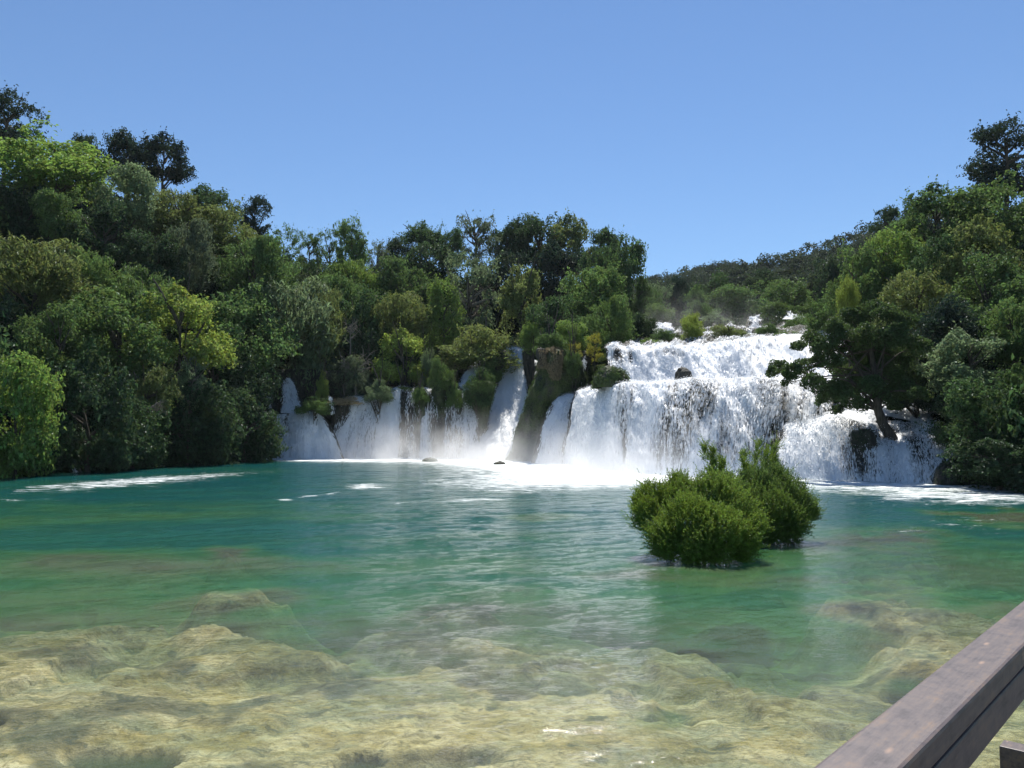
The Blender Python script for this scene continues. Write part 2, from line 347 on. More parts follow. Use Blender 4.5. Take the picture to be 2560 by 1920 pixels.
# ---------------------------------------------------------------- vegetation prototypes (unit crowns, radius 1, leaf sizes relative)
def crown(seed, nc=42, nl=11000, leaf=.075, style='round'):
    r = np.random.default_rng(seed)
    d = unit(r.normal(size=(nc, 3)))
    rad = r.uniform(.3, .82, nc)**.7
    c = d*rad[:, None]; cr = r.uniform(.2, .40, nc)
    if style == 'round': c[:, 2] = np.where(c[:, 2] < -.45, c[:, 2]*.55, c[:, 2])
    if style == 'upright':
        c = np.stack([d[:, 0]*.6, d[:, 1]*.6, r.uniform(-.95, .8, nc)], -1); c[:, :2] *= (1-.55*np.clip(c[:, 2:3], 0, 1)); cr = r.uniform(.17, .28, nc)
    if style == 'airy': cr = r.uniform(.1, .24, nc); c *= 1.12
    if style == 'mound': c[:, 2] = np.abs(c[:, 2])*1.35-.72; cr = r.uniform(.24, .4, nc)
    if style == 'pine':
        z = r.uniform(-.85, .8, nc); a = r.uniform(0, 6.283, nc); q = r.uniform(.25, .8, nc)*np.sqrt(np.clip(1.05-np.abs(z+.1)**1.6, .05, 1))
        c = np.stack([np.cos(a)*q, np.sin(a)*q, z], -1); cr = r.uniform(.18, .33, nc)
    if style == 'umbrella': c[:, 2] = np.abs(c[:, 2])*.9-.1; cr = r.uniform(.2, .32, nc)
    wt = cr**2; k = r.choice(nc, nl, p=wt/wt.sum())
    dd = unit(r.normal(size=(nl, 3))+[0, 0, .25]); rr = r.uniform(.35, 1.08, nl)**.55
    sq = np.array([1, 1, .72]) if style != 'pine' else np.array([1.15, 1.15, .5])
    P = c[k]+dd*sq*(cr[k]*rr)[:, None]
    P += .13*np.stack([vnoise(P[:, 0]*2.6, P[:, 1]*2.6, P[:, 2]*2.6, seed+5+i) for i in range(3)], -1)
    P += .06*np.stack([vnoise(P[:, 0]*8, P[:, 1]*8, P[:, 2]*8, seed+i) for i in range(3)], -1)
    nt_ = 170; tw = r.integers(0, nl, nt_); td = unit(P[tw]+[0, 0, .15]+r.normal(size=(nt_, 3))*.3); sel = r.integers(0, nl, nl//11); ti = r.integers(0, nt_, len(sel))
    P[sel] = P[tw[ti]]+td[ti]*r.uniform(0, .26, len(sel))[:, None]+r.normal(size=(len(sel), 3))*.018
    hole = vnoise(P[:, 0]*4.5, P[:, 1]*4.5, P[:, 2]*4.5, seed+8) > -.42
    P, dd, k = P[hole], dd[hole], k[hole]; nl = len(P)
    N = dd*1.1+r.normal(size=(nl, 3))*.6+[0, 0, .3]
    s = leaf*r.uniform(.55, 1.25, nl)
    if style in ('feather', 'mound'):
        tip = unit(P-[0, 0, -.9]+r.normal(size=(nl, 3))*.35)
        return cards(P, N, s*1.7, s*.5, tip, r)
    return cards(P, N, s*1.15, s*.72, None, r)
def protos(style, n, **k):
    return [mk(style+'_leaves', *crown(100+17*i+hash_(style), style=style, **k)) for i in range(n)]
def hash_(t): return sum(ord(ch)*(i+3) for i, ch in enumerate(t)) % 997
PR = {'round': protos('round', 4, nc=36, nl=15000, leaf=.066),
      'feather': protos('feather', 3, nc=50, nl=15000, leaf=.062),
      'airy': protos('airy', 3, nc=46, nl=5200, leaf=.062),
      'upright': protos('upright', 2, nc=60, nl=12000, leaf=.06),
      'pine': protos('pine', 2, nc=44, nl=15000, leaf=.06),
      'umbrella': protos('umbrella', 1, nc=44, nl=14000, leaf=.06),
      'mound': protos('mound', 3, nc=34, nl=13000, leaf=.06)}
def limbs(seed, n=9, h0=-.6, tw=0):
    """unit trunk: z from 0 at the root to 1 at the crown centre, limbs reach into the crown (radius 1 in x,y)"""
    r = np.random.default_rng(seed); b = MB()
    zz = np.linspace(0, 1.25, 8); wob = np.cumsum(r.normal(size=(8, 2))*.03, 0)
    b.tube(np.column_stack([wob, zz]), np.linspace(.075, .02, 8), 7)
    for i in range(n):
        z0 = r.uniform(.45, 1.1); a = r.uniform(0, 6.28); L = r.uniform(.45, .85); p0 = np.array([np.interp(z0, zz, wob[:, 0]), np.interp(z0, zz, wob[:, 1]), z0])
        t = np.linspace(0, 1, 6)[:, None]
        P = p0+t*np.array([math.cos(a)*L, math.sin(a)*L, r.uniform(.15, .5)])+np.cumsum(r.normal(size=(6, 3))*.025, 0)
        P[0] = p0; b.tube(P, np.linspace(.032, .006, 6), 5)
        for j in range(tw):
            q = P[r.integers(2, 6)]; v = unit(r.normal(size=3)+[math.cos(a), math.sin(a), .4])*r.uniform(.2, .45)
            b.tube(q+t*v+np.cumsum(r.normal(size=(6, 3))*.02, 0)*t, np.linspace(.011, .003, 6), 4)
    return b.mesh('limbs', True)
TR = [limbs(i) for i in range(4)]; TRtw = [limbs(20+i, 14, tw=6) for i in range(2)]
for me in TR: me.materials.append(M_bark)
for me in TRtw: me.materials.append(M_twig)
for l in PR.values():
    for me in l: me.materials.append(M_leaf)
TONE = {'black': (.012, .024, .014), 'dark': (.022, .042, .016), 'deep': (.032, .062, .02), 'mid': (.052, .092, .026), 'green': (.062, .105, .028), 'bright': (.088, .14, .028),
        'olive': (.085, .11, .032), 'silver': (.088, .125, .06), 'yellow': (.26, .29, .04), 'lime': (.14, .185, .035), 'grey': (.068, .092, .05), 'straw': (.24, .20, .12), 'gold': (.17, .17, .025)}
# kind, tone, px centre, px top, px bottom, px width, distance, name, label
T = []
def t(*a):
    a = list(a)
    if a[4] >= 452 and a[2] < 300: a[4] += 14
    T.append(a)
B_, P_, S_ = 'broadleaf_tree', 'pine_tree', 'shrub'
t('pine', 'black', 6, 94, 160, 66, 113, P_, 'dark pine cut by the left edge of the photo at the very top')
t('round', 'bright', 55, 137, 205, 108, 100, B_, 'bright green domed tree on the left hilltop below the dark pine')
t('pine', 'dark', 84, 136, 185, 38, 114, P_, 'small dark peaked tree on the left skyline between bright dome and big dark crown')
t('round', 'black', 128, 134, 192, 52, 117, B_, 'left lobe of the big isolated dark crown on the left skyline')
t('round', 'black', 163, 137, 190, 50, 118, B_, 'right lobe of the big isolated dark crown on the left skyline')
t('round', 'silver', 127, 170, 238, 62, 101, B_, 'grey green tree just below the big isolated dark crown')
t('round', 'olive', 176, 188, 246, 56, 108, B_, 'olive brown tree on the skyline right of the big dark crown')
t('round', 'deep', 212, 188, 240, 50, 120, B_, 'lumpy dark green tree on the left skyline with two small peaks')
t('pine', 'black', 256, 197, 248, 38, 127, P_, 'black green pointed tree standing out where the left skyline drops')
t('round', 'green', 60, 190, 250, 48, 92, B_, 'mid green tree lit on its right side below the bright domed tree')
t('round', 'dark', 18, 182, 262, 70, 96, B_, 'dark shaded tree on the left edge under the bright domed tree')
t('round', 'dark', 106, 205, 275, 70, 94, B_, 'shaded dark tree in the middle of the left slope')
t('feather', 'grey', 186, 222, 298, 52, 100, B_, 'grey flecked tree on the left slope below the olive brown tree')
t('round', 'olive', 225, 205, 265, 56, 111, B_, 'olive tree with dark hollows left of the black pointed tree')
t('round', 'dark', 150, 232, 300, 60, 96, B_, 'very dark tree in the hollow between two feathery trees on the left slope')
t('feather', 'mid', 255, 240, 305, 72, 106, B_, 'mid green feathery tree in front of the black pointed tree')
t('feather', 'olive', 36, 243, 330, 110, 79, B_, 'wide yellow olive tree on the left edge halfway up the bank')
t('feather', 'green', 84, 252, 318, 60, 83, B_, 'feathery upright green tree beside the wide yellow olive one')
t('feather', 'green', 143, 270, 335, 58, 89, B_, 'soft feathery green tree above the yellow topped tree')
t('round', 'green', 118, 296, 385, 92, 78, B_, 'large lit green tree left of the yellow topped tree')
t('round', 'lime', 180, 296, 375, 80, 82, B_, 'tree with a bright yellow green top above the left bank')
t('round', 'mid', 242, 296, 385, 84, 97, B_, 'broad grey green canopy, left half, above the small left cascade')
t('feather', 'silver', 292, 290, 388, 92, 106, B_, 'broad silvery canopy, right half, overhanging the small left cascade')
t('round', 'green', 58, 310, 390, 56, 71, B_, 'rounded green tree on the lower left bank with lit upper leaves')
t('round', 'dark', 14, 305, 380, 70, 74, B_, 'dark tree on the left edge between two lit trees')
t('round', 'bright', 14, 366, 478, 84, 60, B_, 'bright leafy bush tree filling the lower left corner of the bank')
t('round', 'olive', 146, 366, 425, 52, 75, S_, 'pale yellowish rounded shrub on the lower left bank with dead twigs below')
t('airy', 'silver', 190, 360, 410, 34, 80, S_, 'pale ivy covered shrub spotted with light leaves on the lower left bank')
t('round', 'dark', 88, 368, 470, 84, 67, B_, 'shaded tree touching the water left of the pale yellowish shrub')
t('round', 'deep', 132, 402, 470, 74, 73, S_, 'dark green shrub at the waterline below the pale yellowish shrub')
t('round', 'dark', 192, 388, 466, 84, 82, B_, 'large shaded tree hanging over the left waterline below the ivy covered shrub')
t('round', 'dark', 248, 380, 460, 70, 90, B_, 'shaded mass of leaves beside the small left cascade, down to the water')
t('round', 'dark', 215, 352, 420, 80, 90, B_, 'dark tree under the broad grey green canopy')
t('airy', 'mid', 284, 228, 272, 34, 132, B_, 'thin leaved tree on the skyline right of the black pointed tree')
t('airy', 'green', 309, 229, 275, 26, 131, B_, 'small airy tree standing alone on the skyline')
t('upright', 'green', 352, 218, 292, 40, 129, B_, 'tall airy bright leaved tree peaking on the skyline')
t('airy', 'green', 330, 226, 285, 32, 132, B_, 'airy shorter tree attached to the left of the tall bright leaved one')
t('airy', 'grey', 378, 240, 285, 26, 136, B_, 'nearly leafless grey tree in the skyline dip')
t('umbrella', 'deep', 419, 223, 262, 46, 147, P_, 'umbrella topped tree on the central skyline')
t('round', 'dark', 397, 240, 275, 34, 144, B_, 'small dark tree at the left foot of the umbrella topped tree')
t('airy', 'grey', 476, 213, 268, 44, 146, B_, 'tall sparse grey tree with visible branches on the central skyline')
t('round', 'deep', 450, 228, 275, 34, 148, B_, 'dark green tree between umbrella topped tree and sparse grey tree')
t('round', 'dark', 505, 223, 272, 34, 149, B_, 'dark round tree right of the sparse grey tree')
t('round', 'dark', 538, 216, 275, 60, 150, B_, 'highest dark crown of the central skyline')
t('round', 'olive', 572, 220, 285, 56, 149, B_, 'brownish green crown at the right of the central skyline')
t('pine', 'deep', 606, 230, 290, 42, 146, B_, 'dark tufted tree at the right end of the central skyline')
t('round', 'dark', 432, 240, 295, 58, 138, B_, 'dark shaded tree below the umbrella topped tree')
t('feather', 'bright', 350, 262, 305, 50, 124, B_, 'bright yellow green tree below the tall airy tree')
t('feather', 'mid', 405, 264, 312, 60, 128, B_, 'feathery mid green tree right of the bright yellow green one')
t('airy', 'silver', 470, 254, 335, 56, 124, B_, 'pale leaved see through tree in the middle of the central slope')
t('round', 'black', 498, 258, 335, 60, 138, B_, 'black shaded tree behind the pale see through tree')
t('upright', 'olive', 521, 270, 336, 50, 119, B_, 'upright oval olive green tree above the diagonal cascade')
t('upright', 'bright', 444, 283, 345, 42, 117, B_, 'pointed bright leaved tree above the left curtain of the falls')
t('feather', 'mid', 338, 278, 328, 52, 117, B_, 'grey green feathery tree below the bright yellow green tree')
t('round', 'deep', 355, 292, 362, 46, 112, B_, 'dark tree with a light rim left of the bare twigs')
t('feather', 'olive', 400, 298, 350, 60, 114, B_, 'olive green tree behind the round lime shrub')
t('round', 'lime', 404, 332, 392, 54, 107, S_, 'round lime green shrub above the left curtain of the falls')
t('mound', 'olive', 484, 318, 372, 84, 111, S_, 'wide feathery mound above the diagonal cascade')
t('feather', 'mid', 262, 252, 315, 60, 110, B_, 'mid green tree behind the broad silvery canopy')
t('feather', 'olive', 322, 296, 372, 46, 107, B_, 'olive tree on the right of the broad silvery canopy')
t('round', 'dark', 352, 330, 392, 56, 109, B_, 'dark shaded tree behind the bare twigs')
t('round', 'dark', 395, 350, 392, 80, 112, S_, 'black shaded shrub behind the lip of the left curtain')
t('feather', 'silver', 428, 350, 390, 18, 106, S_, 'narrow ivy shrub left of the tall grass tuft on the lip')
t('feather', 'grey', 352, 358, 402, 42, 104, S_, 'grey tangled shrub left of the grassy bush on the lip')
t('round', 'green', 493, 357, 387, 24, 107, S_, 'small green clump between the two narrow upper falls')
t('feather', 'bright', 533, 322, 354, 26, 103, S_, 'bright tall tuft at the top left of the mossy rock')
t('round', 'green', 591, 268, 330, 58, 116, B_, 'bright green tree on the slope above the mossy rock')
t('round', 'deep', 555, 300, 348, 46, 106, B_, 'dark green tree lit on top behind the mossy rock')
t('round', 'black', 560, 245, 318, 56, 140, B_, 'black shaded tree below the brownish green crown')
t('round', 'bright', 572, 322, 357, 38, 96, S_, 'yellow green shrub on top of the mossy rock')
t('airy', 'gold', 594, 332, 360, 18, 92, S_, 'bright yellow shrub at the right of the mossy rock')
t('airy', 'gold', 574, 342, 362, 15, 91, S_, 'smaller yellow green flowering shrub in front of the mossy rock top')
t('feather', 'green', 610, 302, 350, 44, 100, B_, 'feathery green tree beside the top of the upper falls')
t('upright', 'mid', 628, 236, 330, 48, 124, B_, 'tall tree at the right end of the central wood, its edge against the sky')
t('round', 'deep', 600, 245, 310, 44, 134, B_, 'dark tree left of the tall tree at the end of the central wood')
t('round', 'dark', 639, 314, 345, 32, 104, S_, 'dark dense shrub beside the misty upper falls')
t('pine', 'black', 677, 280, 328, 26, 138, P_, 'dark column like conifer in the gap behind the upper falls')
t('airy', 'silver', 660, 284, 328, 26, 133, B_, 'pale misty tree left of the dark conifer')
t('feather', 'mid', 646, 288, 330, 30, 124, B_, 'misty grey green tree beside the tall tree of the central wood')
t('round', 'deep', 716, 278, 318, 40, 165, B_, 'dark green rounded tree right of the dark conifer')
t('umbrella', 'dark', 764, 271, 300, 40, 190, P_, 'dark umbrella pine in the gap under the far hill')
t('round', 'mid', 742, 287, 332, 56, 145, B_, 'round green tree behind the rising spray of the upper falls')
t('round', 'green', 789, 280, 322, 44, 160, B_, 'green tree right of the umbrella pine')
t('feather', 'green', 778, 302, 328, 34, 132, S_, 'pale feathery shrub below the green tree in the gap')
t('round', 'mid', 694, 290, 328, 30, 150, B_, 'mid green tree right beside the dark conifer')
t('feather', 'mid', 700, 304, 334, 36, 124, S_, 'olive shrub behind the two green bushes of the top tier')
t('round', 'green', 806, 302, 328, 30, 130, S_, 'light green shrub at the right end of the gap')
t('round', 'dark', 830, 262, 312, 34, 118, B_, 'dark green tree where the right wood meets the gap')
t('round', 'mid', 640, 330, 346, 40, 112, S_, 'low green shrub at the foot of the misty tree')
# bushes on the top tiers
t('feather', 'lime', 691, 314, 347, 26, 97, S_, 'tall yellow green bush standing in the upper falls')
t('mound', 'olive', 727, 319, 345, 42, 98, S_, 'olive bush with brown tips standing in the upper falls')
t('mound', 'mid', 770, 318, 340, 30, 100, S_, 'green bush right of the brown tipped bush in the upper falls')
t('mound', 'green', 800, 318, 338, 30, 104, S_, 'low green bush at the right end of the upper falls')
t('mound', 'mid', 664, 326, 341, 24, 99, S_, 'low grassy mound left of the tall yellow green bush')
t('mound', 'bright', 648, 336, 346, 24, 97, S_, 'small bright grass cushion at the brink of the second tier')
t('mound', 'mid', 742, 328, 344, 24, 99, S_, 'low bush right of the olive bush with brown tips')
t('mound', 'olive', 823, 322, 344, 34, 100, S_, 'olive bush at the right end of the top tier, under the round tree')
t('mound', 'green', 786, 327, 341, 26, 97, S_, 'green grass mound in front of the highest white fall')
t('mound', 'silver', 713, 311, 326, 30, 116, S_, 'pale rounded shrub above the olive bush in the upper falls')
t('round', 'green', 655, 305, 330, 34, 118, S_, 'green shrub behind the small white step of the upper falls')
t('mound', 'grey', 675, 330, 342, 16, 100, S_, 'small grey grass tuft between mound and tall yellow green bush')
t('mound', 'mid', 798, 313, 331, 34, 108, S_, 'dark green bush in front of the highest white fall, next to the right wood')
t('round', 'green', 551, 334, 357, 30, 90.5, S_, 'green shrub sitting right on top of the tall leaning mossy rock')
t('feather', 'mid', 572, 352, 378, 18, 88.6, S_, 'green plant hanging on the right shoulder of the tall leaning mossy rock')
# tufts on the lips of the falls
t('mound', 'silver', 380, 376, 402, 30, 101.2, S_, 'spiky pale grass bush on the lip of the left curtain')
t('feather', 'green', 442, 359, 396, 24, 101.8, S_, 'tall green tuft standing on the lip of the left curtain')
t('mound', 'green', 420, 383, 402, 16, 100.6, S_, 'small green tuft hanging over the lip right of the broad white strand')
t('mound', 'green', 455, 378, 408, 18, 100.4, S_, 'green tuft hanging over the lip beside the tall green tuft')
t('feather', 'deep', 479, 368, 412, 30, 100.4, S_, 'leafy green bush hanging between left curtain and diagonal cascade')
t('mound', 'green', 315, 391, 414, 32, 98.6, S_, 'rounded grass cushion beside the small left cascade')
t('mound', 'lime', 323, 366, 400, 14, 101.0, S_, 'hanging light green grass above the rounded grass cushion')
t('mound', 'straw', 344, 394, 406, 30, 101, S_, 'low dry yellow grass at the left end of the left curtain')
t('mound', 'bright', 402, 384, 392, 20, 104, S_, 'thin green grass strip behind the lip of the left curtain')
t('mound', 'green', 612, 366, 384, 18, 75.5, S_, 'low moss cushion on the rock at the brink of the main fall')
# right bank
t('pine', 'black', 1004, 124, 196, 78, 106, P_, 'big dark pine on top of the right slope')
t('pine', 'dark', 887, 208, 245, 32, 115, P_, 'small dark tree poking out at the top of the right slope')
t('round', 'mid', 934, 190, 262, 68, 93, B_, 'green domed tree high on the right slope left of the big pine')
t('round', 'green', 992, 182, 262, 86, 87, B_, 'yellowish green tree below the big dark pine')
t('round', 'bright', 893, 226, 300, 62, 85, B_, 'bright yellow green tree on the left edge of the right wood')
t('round', 'green', 858, 254, 325, 52, 84, B_, 'sunlit tree at the outer left edge of the right wood')
t('round', 'olive', 978, 222, 300, 64, 78, B_, 'olive tree in the middle of the right slope')
t('round', 'deep', 935, 240, 310, 56, 80, B_, 'dark green tree in the middle of the right slope')
t('round', 'olive', 914, 272, 345, 66, 71, B_, 'olive green tree just above the leaning tree')
t('round', 'mid', 988, 262, 335, 72, 69, B_, 'mid green tree at the right edge, halfway down the slope')
t('feather', 'lime', 848, 282, 330, 20, 79, B_, 'narrow yellow tree left of the olive green one in the right wood')
t('round', 'mid', 826, 296, 340, 38, 92, B_, 'round tree over the right end of the upper falls')
t('round', 'green', 1012, 300, 372, 52, 58, B_, 'lit leafy tree cut by the right edge above the pale layered one')
t('round', 'black', 958, 305, 385, 76, 63, B_, 'black shaded tree behind the pale layered tree')
t('round', 'silver', 968, 336, 400, 72, 57, B_, 'pale grey green layered tree on the lower right bank')
t('round', 'deep', 990, 385, 462, 84, 50, B_, 'dark tree with shiny leaves on the lower right bank')
t('round', 'dark', 1000, 432, 496, 100, 47, B_, 'shaded tree hanging to the water at the lower right bank')
t('round', 'black', 918, 350, 418, 66, 62, B_, 'black shaded tree right behind the leaning tree')
t('round', 'mid', 1018, 372, 430, 44, 50, B_, 'mid green tree cut by the right edge above the shiny leaved one')
t('round', 'dark', 962, 400, 455, 50, 53, B_, 'dark tree at the right of the cascade in the shade')
# wood out of frame on both sides, so that the banks go on
t('round', 'mid', -70, 150, 300, 120, 90, B_, 'mid green tree beyond the left edge of the photo, high up')
t('round', 'deep', -80, 300, 478, 130, 62, B_, 'dark tree beyond the left edge of the photo, low down')
t('round', 'mid', 1100, 160, 300, 120, 80, B_, 'mid green tree beyond the right edge of the photo, high up')
t('round', 'deep', 1110, 290, 500, 140, 46, B_, 'dark tree beyond the right edge of the photo, low down')

# ---------------------------------------------------------------- terrain: passes under every crown
GP = []   # x, y, z
for k, tone, px, pt, pb, pw, D, nm, lb in T:
    z = at(px, pb, D)[2]; h = at(px, pt, D)[2]-z
    if D > 66 or z > 3: GP.append((gx(px, D), D+1.5, z-(.1*h if nm == S_ else .28*h), 1.0))
def gp(px, D, z): GP.append((float(gx(px, D)), D, z, 1))
for px, D, z in [(290, 106, 8.5), (350, 107, 8), (430, 109, 9), (470, 112, 11.5), (515, 117, 14.5), (555, 99, 11.5), (585, 95, 10), (600, 89, 11.3), (660, 88, 11.6), (720, 88, 11.8), (800, 97, 12.5), (610, 79, 6.2), (650, 75, 6.5), (700, 73, 6.5), (780, 72, 6.6),
                 (640, 78.5, 6.9), (720, 78, 6.9), (640, 108, 15.5), (700, 108, 16.3), (770, 110, 17.2), (825, 97, 12.5), (830, 78, 6.0), (830, 86, 8), (850, 64, 4.5), (900, 60, 4), (940, 58, 3.5), (330, 104, 3), (400, 105.5, 4),
                 (-300, 50, 4), (-300, 90, 25), (1300, 45, 4), (1300, 80, 24), (1500, 60, 20), (-200, 160, 55), (100, 170, 46), (300, 180, 36), (500, 190, 34), (620, 190, 26), (760, 200, 24), (900, 170, 42), (1100, 140, 50),
                 (700, 260, 30), (0, 300, 70), (1000, 300, 90), (-400, 200, 60), (1400, 160, 55)]: gp(px, D, z)
GP = np.array(GP); GX, GY, GZ = GP[:, 0], GP[:, 1], GP[:, 2]
Kk = np.hypot(GX[:, None]-GX[None], GY[:, None]-GY[None]); n_ = len(GX)
A_ = np.zeros((n_+3, n_+3)); A_[:n_, :n_] = -Kk+np.eye(n_)*5.0; A_[:n_, n_] = A_[n_, :n_] = 1; A_[:n_, n_+1] = A_[n_+1, :n_] = GX; A_[:n_, n_+2] = A_[n_+2, :n_] = GY
W_ = np.linalg.solve(A_, np.concatenate([GZ, [0, 0, 0]]))
def land(x, y):
    x = np.asarray(x, float); y = np.asarray(y, float); sh = x.shape; x = x.ravel(); y = y.ravel(); out = np.empty(len(x))
    for i in range(0, len(x), 20000):
        a, b = x[i:i+20000], y[i:i+20000]
        out[i:i+20000] = -np.hypot(a[:, None]-GX, b[:, None]-GY)@W_[:n_]+W_[n_]+W_[n_+1]*a+W_[n_+2]*b
    out = out.reshape(sh); x = x.reshape(sh); y = y.reshape(sh)
    sd_ = np.hypot(x, y)-land_r(np.arctan2(x, y))
    out = np.minimum(np.maximum(out, 1.0), 0.2+np.clip(sd_, 0, 99)*2.6)
    return np.where(sd_ > 0, out, np.maximum(-6, sd_*2.5)+.2)+fbm(x*.15, y*.15, seed=71, oct=4)*.6*(sd_ > 0)
th = np.linspace(-R(62), R(62), 560); nr = 260
q = np.linspace(0, 1, nr); Gx = []
TT, QQ = np.meshgrid(th, q, indexing='ij'); RR = land_r(TT)-4; RR = RR+(330-RR)*(.35*QQ+.65*QQ**2.4)
GXX, GYY = RR*np.sin(TT), RR*np.cos(TT)
tag(link('hillside', mk('hillside', np.stack([GXX, GYY, land(GXX, GYY)], -1), grid_faces(560, nr), True), M_ground), kind='structure')

# undergrowth: leaf litter of low plants on the slopes
nU = 150000
a_ = rng.uniform(-R(37), R(37), nU*2); sr = shore_r(a_); rr_ = sr+.3+(rng.uniform(0, 1, nU*2)**1.4)*(165-sr)
ux, uy = rr_*np.sin(a_), rr_*np.cos(a_); cl = fbm(ux*.35, uy*.35, seed=81, oct=3); ppx = 512+800*ux/uy
keep = (cl > -.12) & ~((ppx > 575) & (ppx < 880) & (uy < 112)) & ~((ppx > 262) & (ppx < 590) & (uy < 105.5))
ux, uy, cl = ux[keep][:nU], uy[keep][:nU], cl[keep][:nU]
uz = land(ux, uy)+rng.uniform(0, 1, len(ux))*(1.0+3.5*np.clip(cl+.1, 0, .5))
V, F = cards(np.stack([ux, uy, uz], -1), rng.normal(size=(len(ux), 3))*.8+[0, -.2, .6], rng.uniform(.25, .6, len(ux)), rng.uniform(.15, .35, len(ux)))
tag(link('undergrowth', mk('undergrowth', V, F), M_leaf, color=TONE['dark']), 'dark green undergrowth covering the slopes between the trees', 'undergrowth', kind='stuff')

# ---------------------------------------------------------------- plant the trees
def plant(i, k, tone, px, pt, pb, pw, D, nm, lb):
    r = np.random.default_rng(500+i)
    c = at(px, (pt+pb)/2, D); hx = pw/2/800*D; hz = (at(px, pt, D)[2]-at(px, pb, D)[2])/2
    x, y = c[0], c[1]; g = float(land(np.array([x]), np.array([y]))[0])
    if g < 0: g = -.6
    e = empty(nm, (x, y, g), lb, 'shrub' if nm == S_ else 'tree', None)
    me = PR[k][i % len(PR[k])]
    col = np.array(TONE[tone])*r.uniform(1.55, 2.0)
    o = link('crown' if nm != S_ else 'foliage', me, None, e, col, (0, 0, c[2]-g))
    fx = 1.13 if pt < 250 or nm == S_ else 1.24; o.scale = (hx*fx, hx*fx*r.uniform(.85, 1.05), hz*(1.12 if pt < 250 or nm == S_ else 1.25)); o.rotation_euler = (0, 0, r.uniform(0, 6.28))
    tr = link('trunk' if nm != S_ else 'stem', TR[i % 4], None, e); H = max(c[2]-g, hz*.8)
    tr.scale = (hx, hx, H); tr.rotation_euler = (0, 0, r.uniform(0, 6.28)); tr.location = (0, 0, c[2]-g-H)
    if k == 'airy' and tone in ('grey', 'silver'):
        tw = link('twigs', TRtw[i % 2], None, e); tw.scale = (hx, hx, hz*1.6); tw.location = (0, 0, c[2]-g-hz*1.6)
    return e
for i, row in enumerate(T): plant(i, *row)
# bare twigs on the slope, dead shrub on left bank
for j, (px, pt, pb, pw, D, lb) in enumerate([(350, 318, 352, 20, 104.5, 'leafless pale twigs rising from the dark slope above the left curtain'), (356, 352, 392, 34, 102.5, 'tangle of dead grey branches behind the lip of the left curtain'),
                                    (150, 398, 430, 34, 72.5, 'grey dead branches below the pale yellowish shrub')]):
    c = at(px, pb, D); e = empty('dead_bush', c, lb, 'dead bush')
    o = link('branches', TRtw[j % 2], None, e); o.scale = (pw/1600*D*1.1, pw/1600*D*1.1, (pb-pt)/800*D*.72); o.location = (0, 0, -.3)

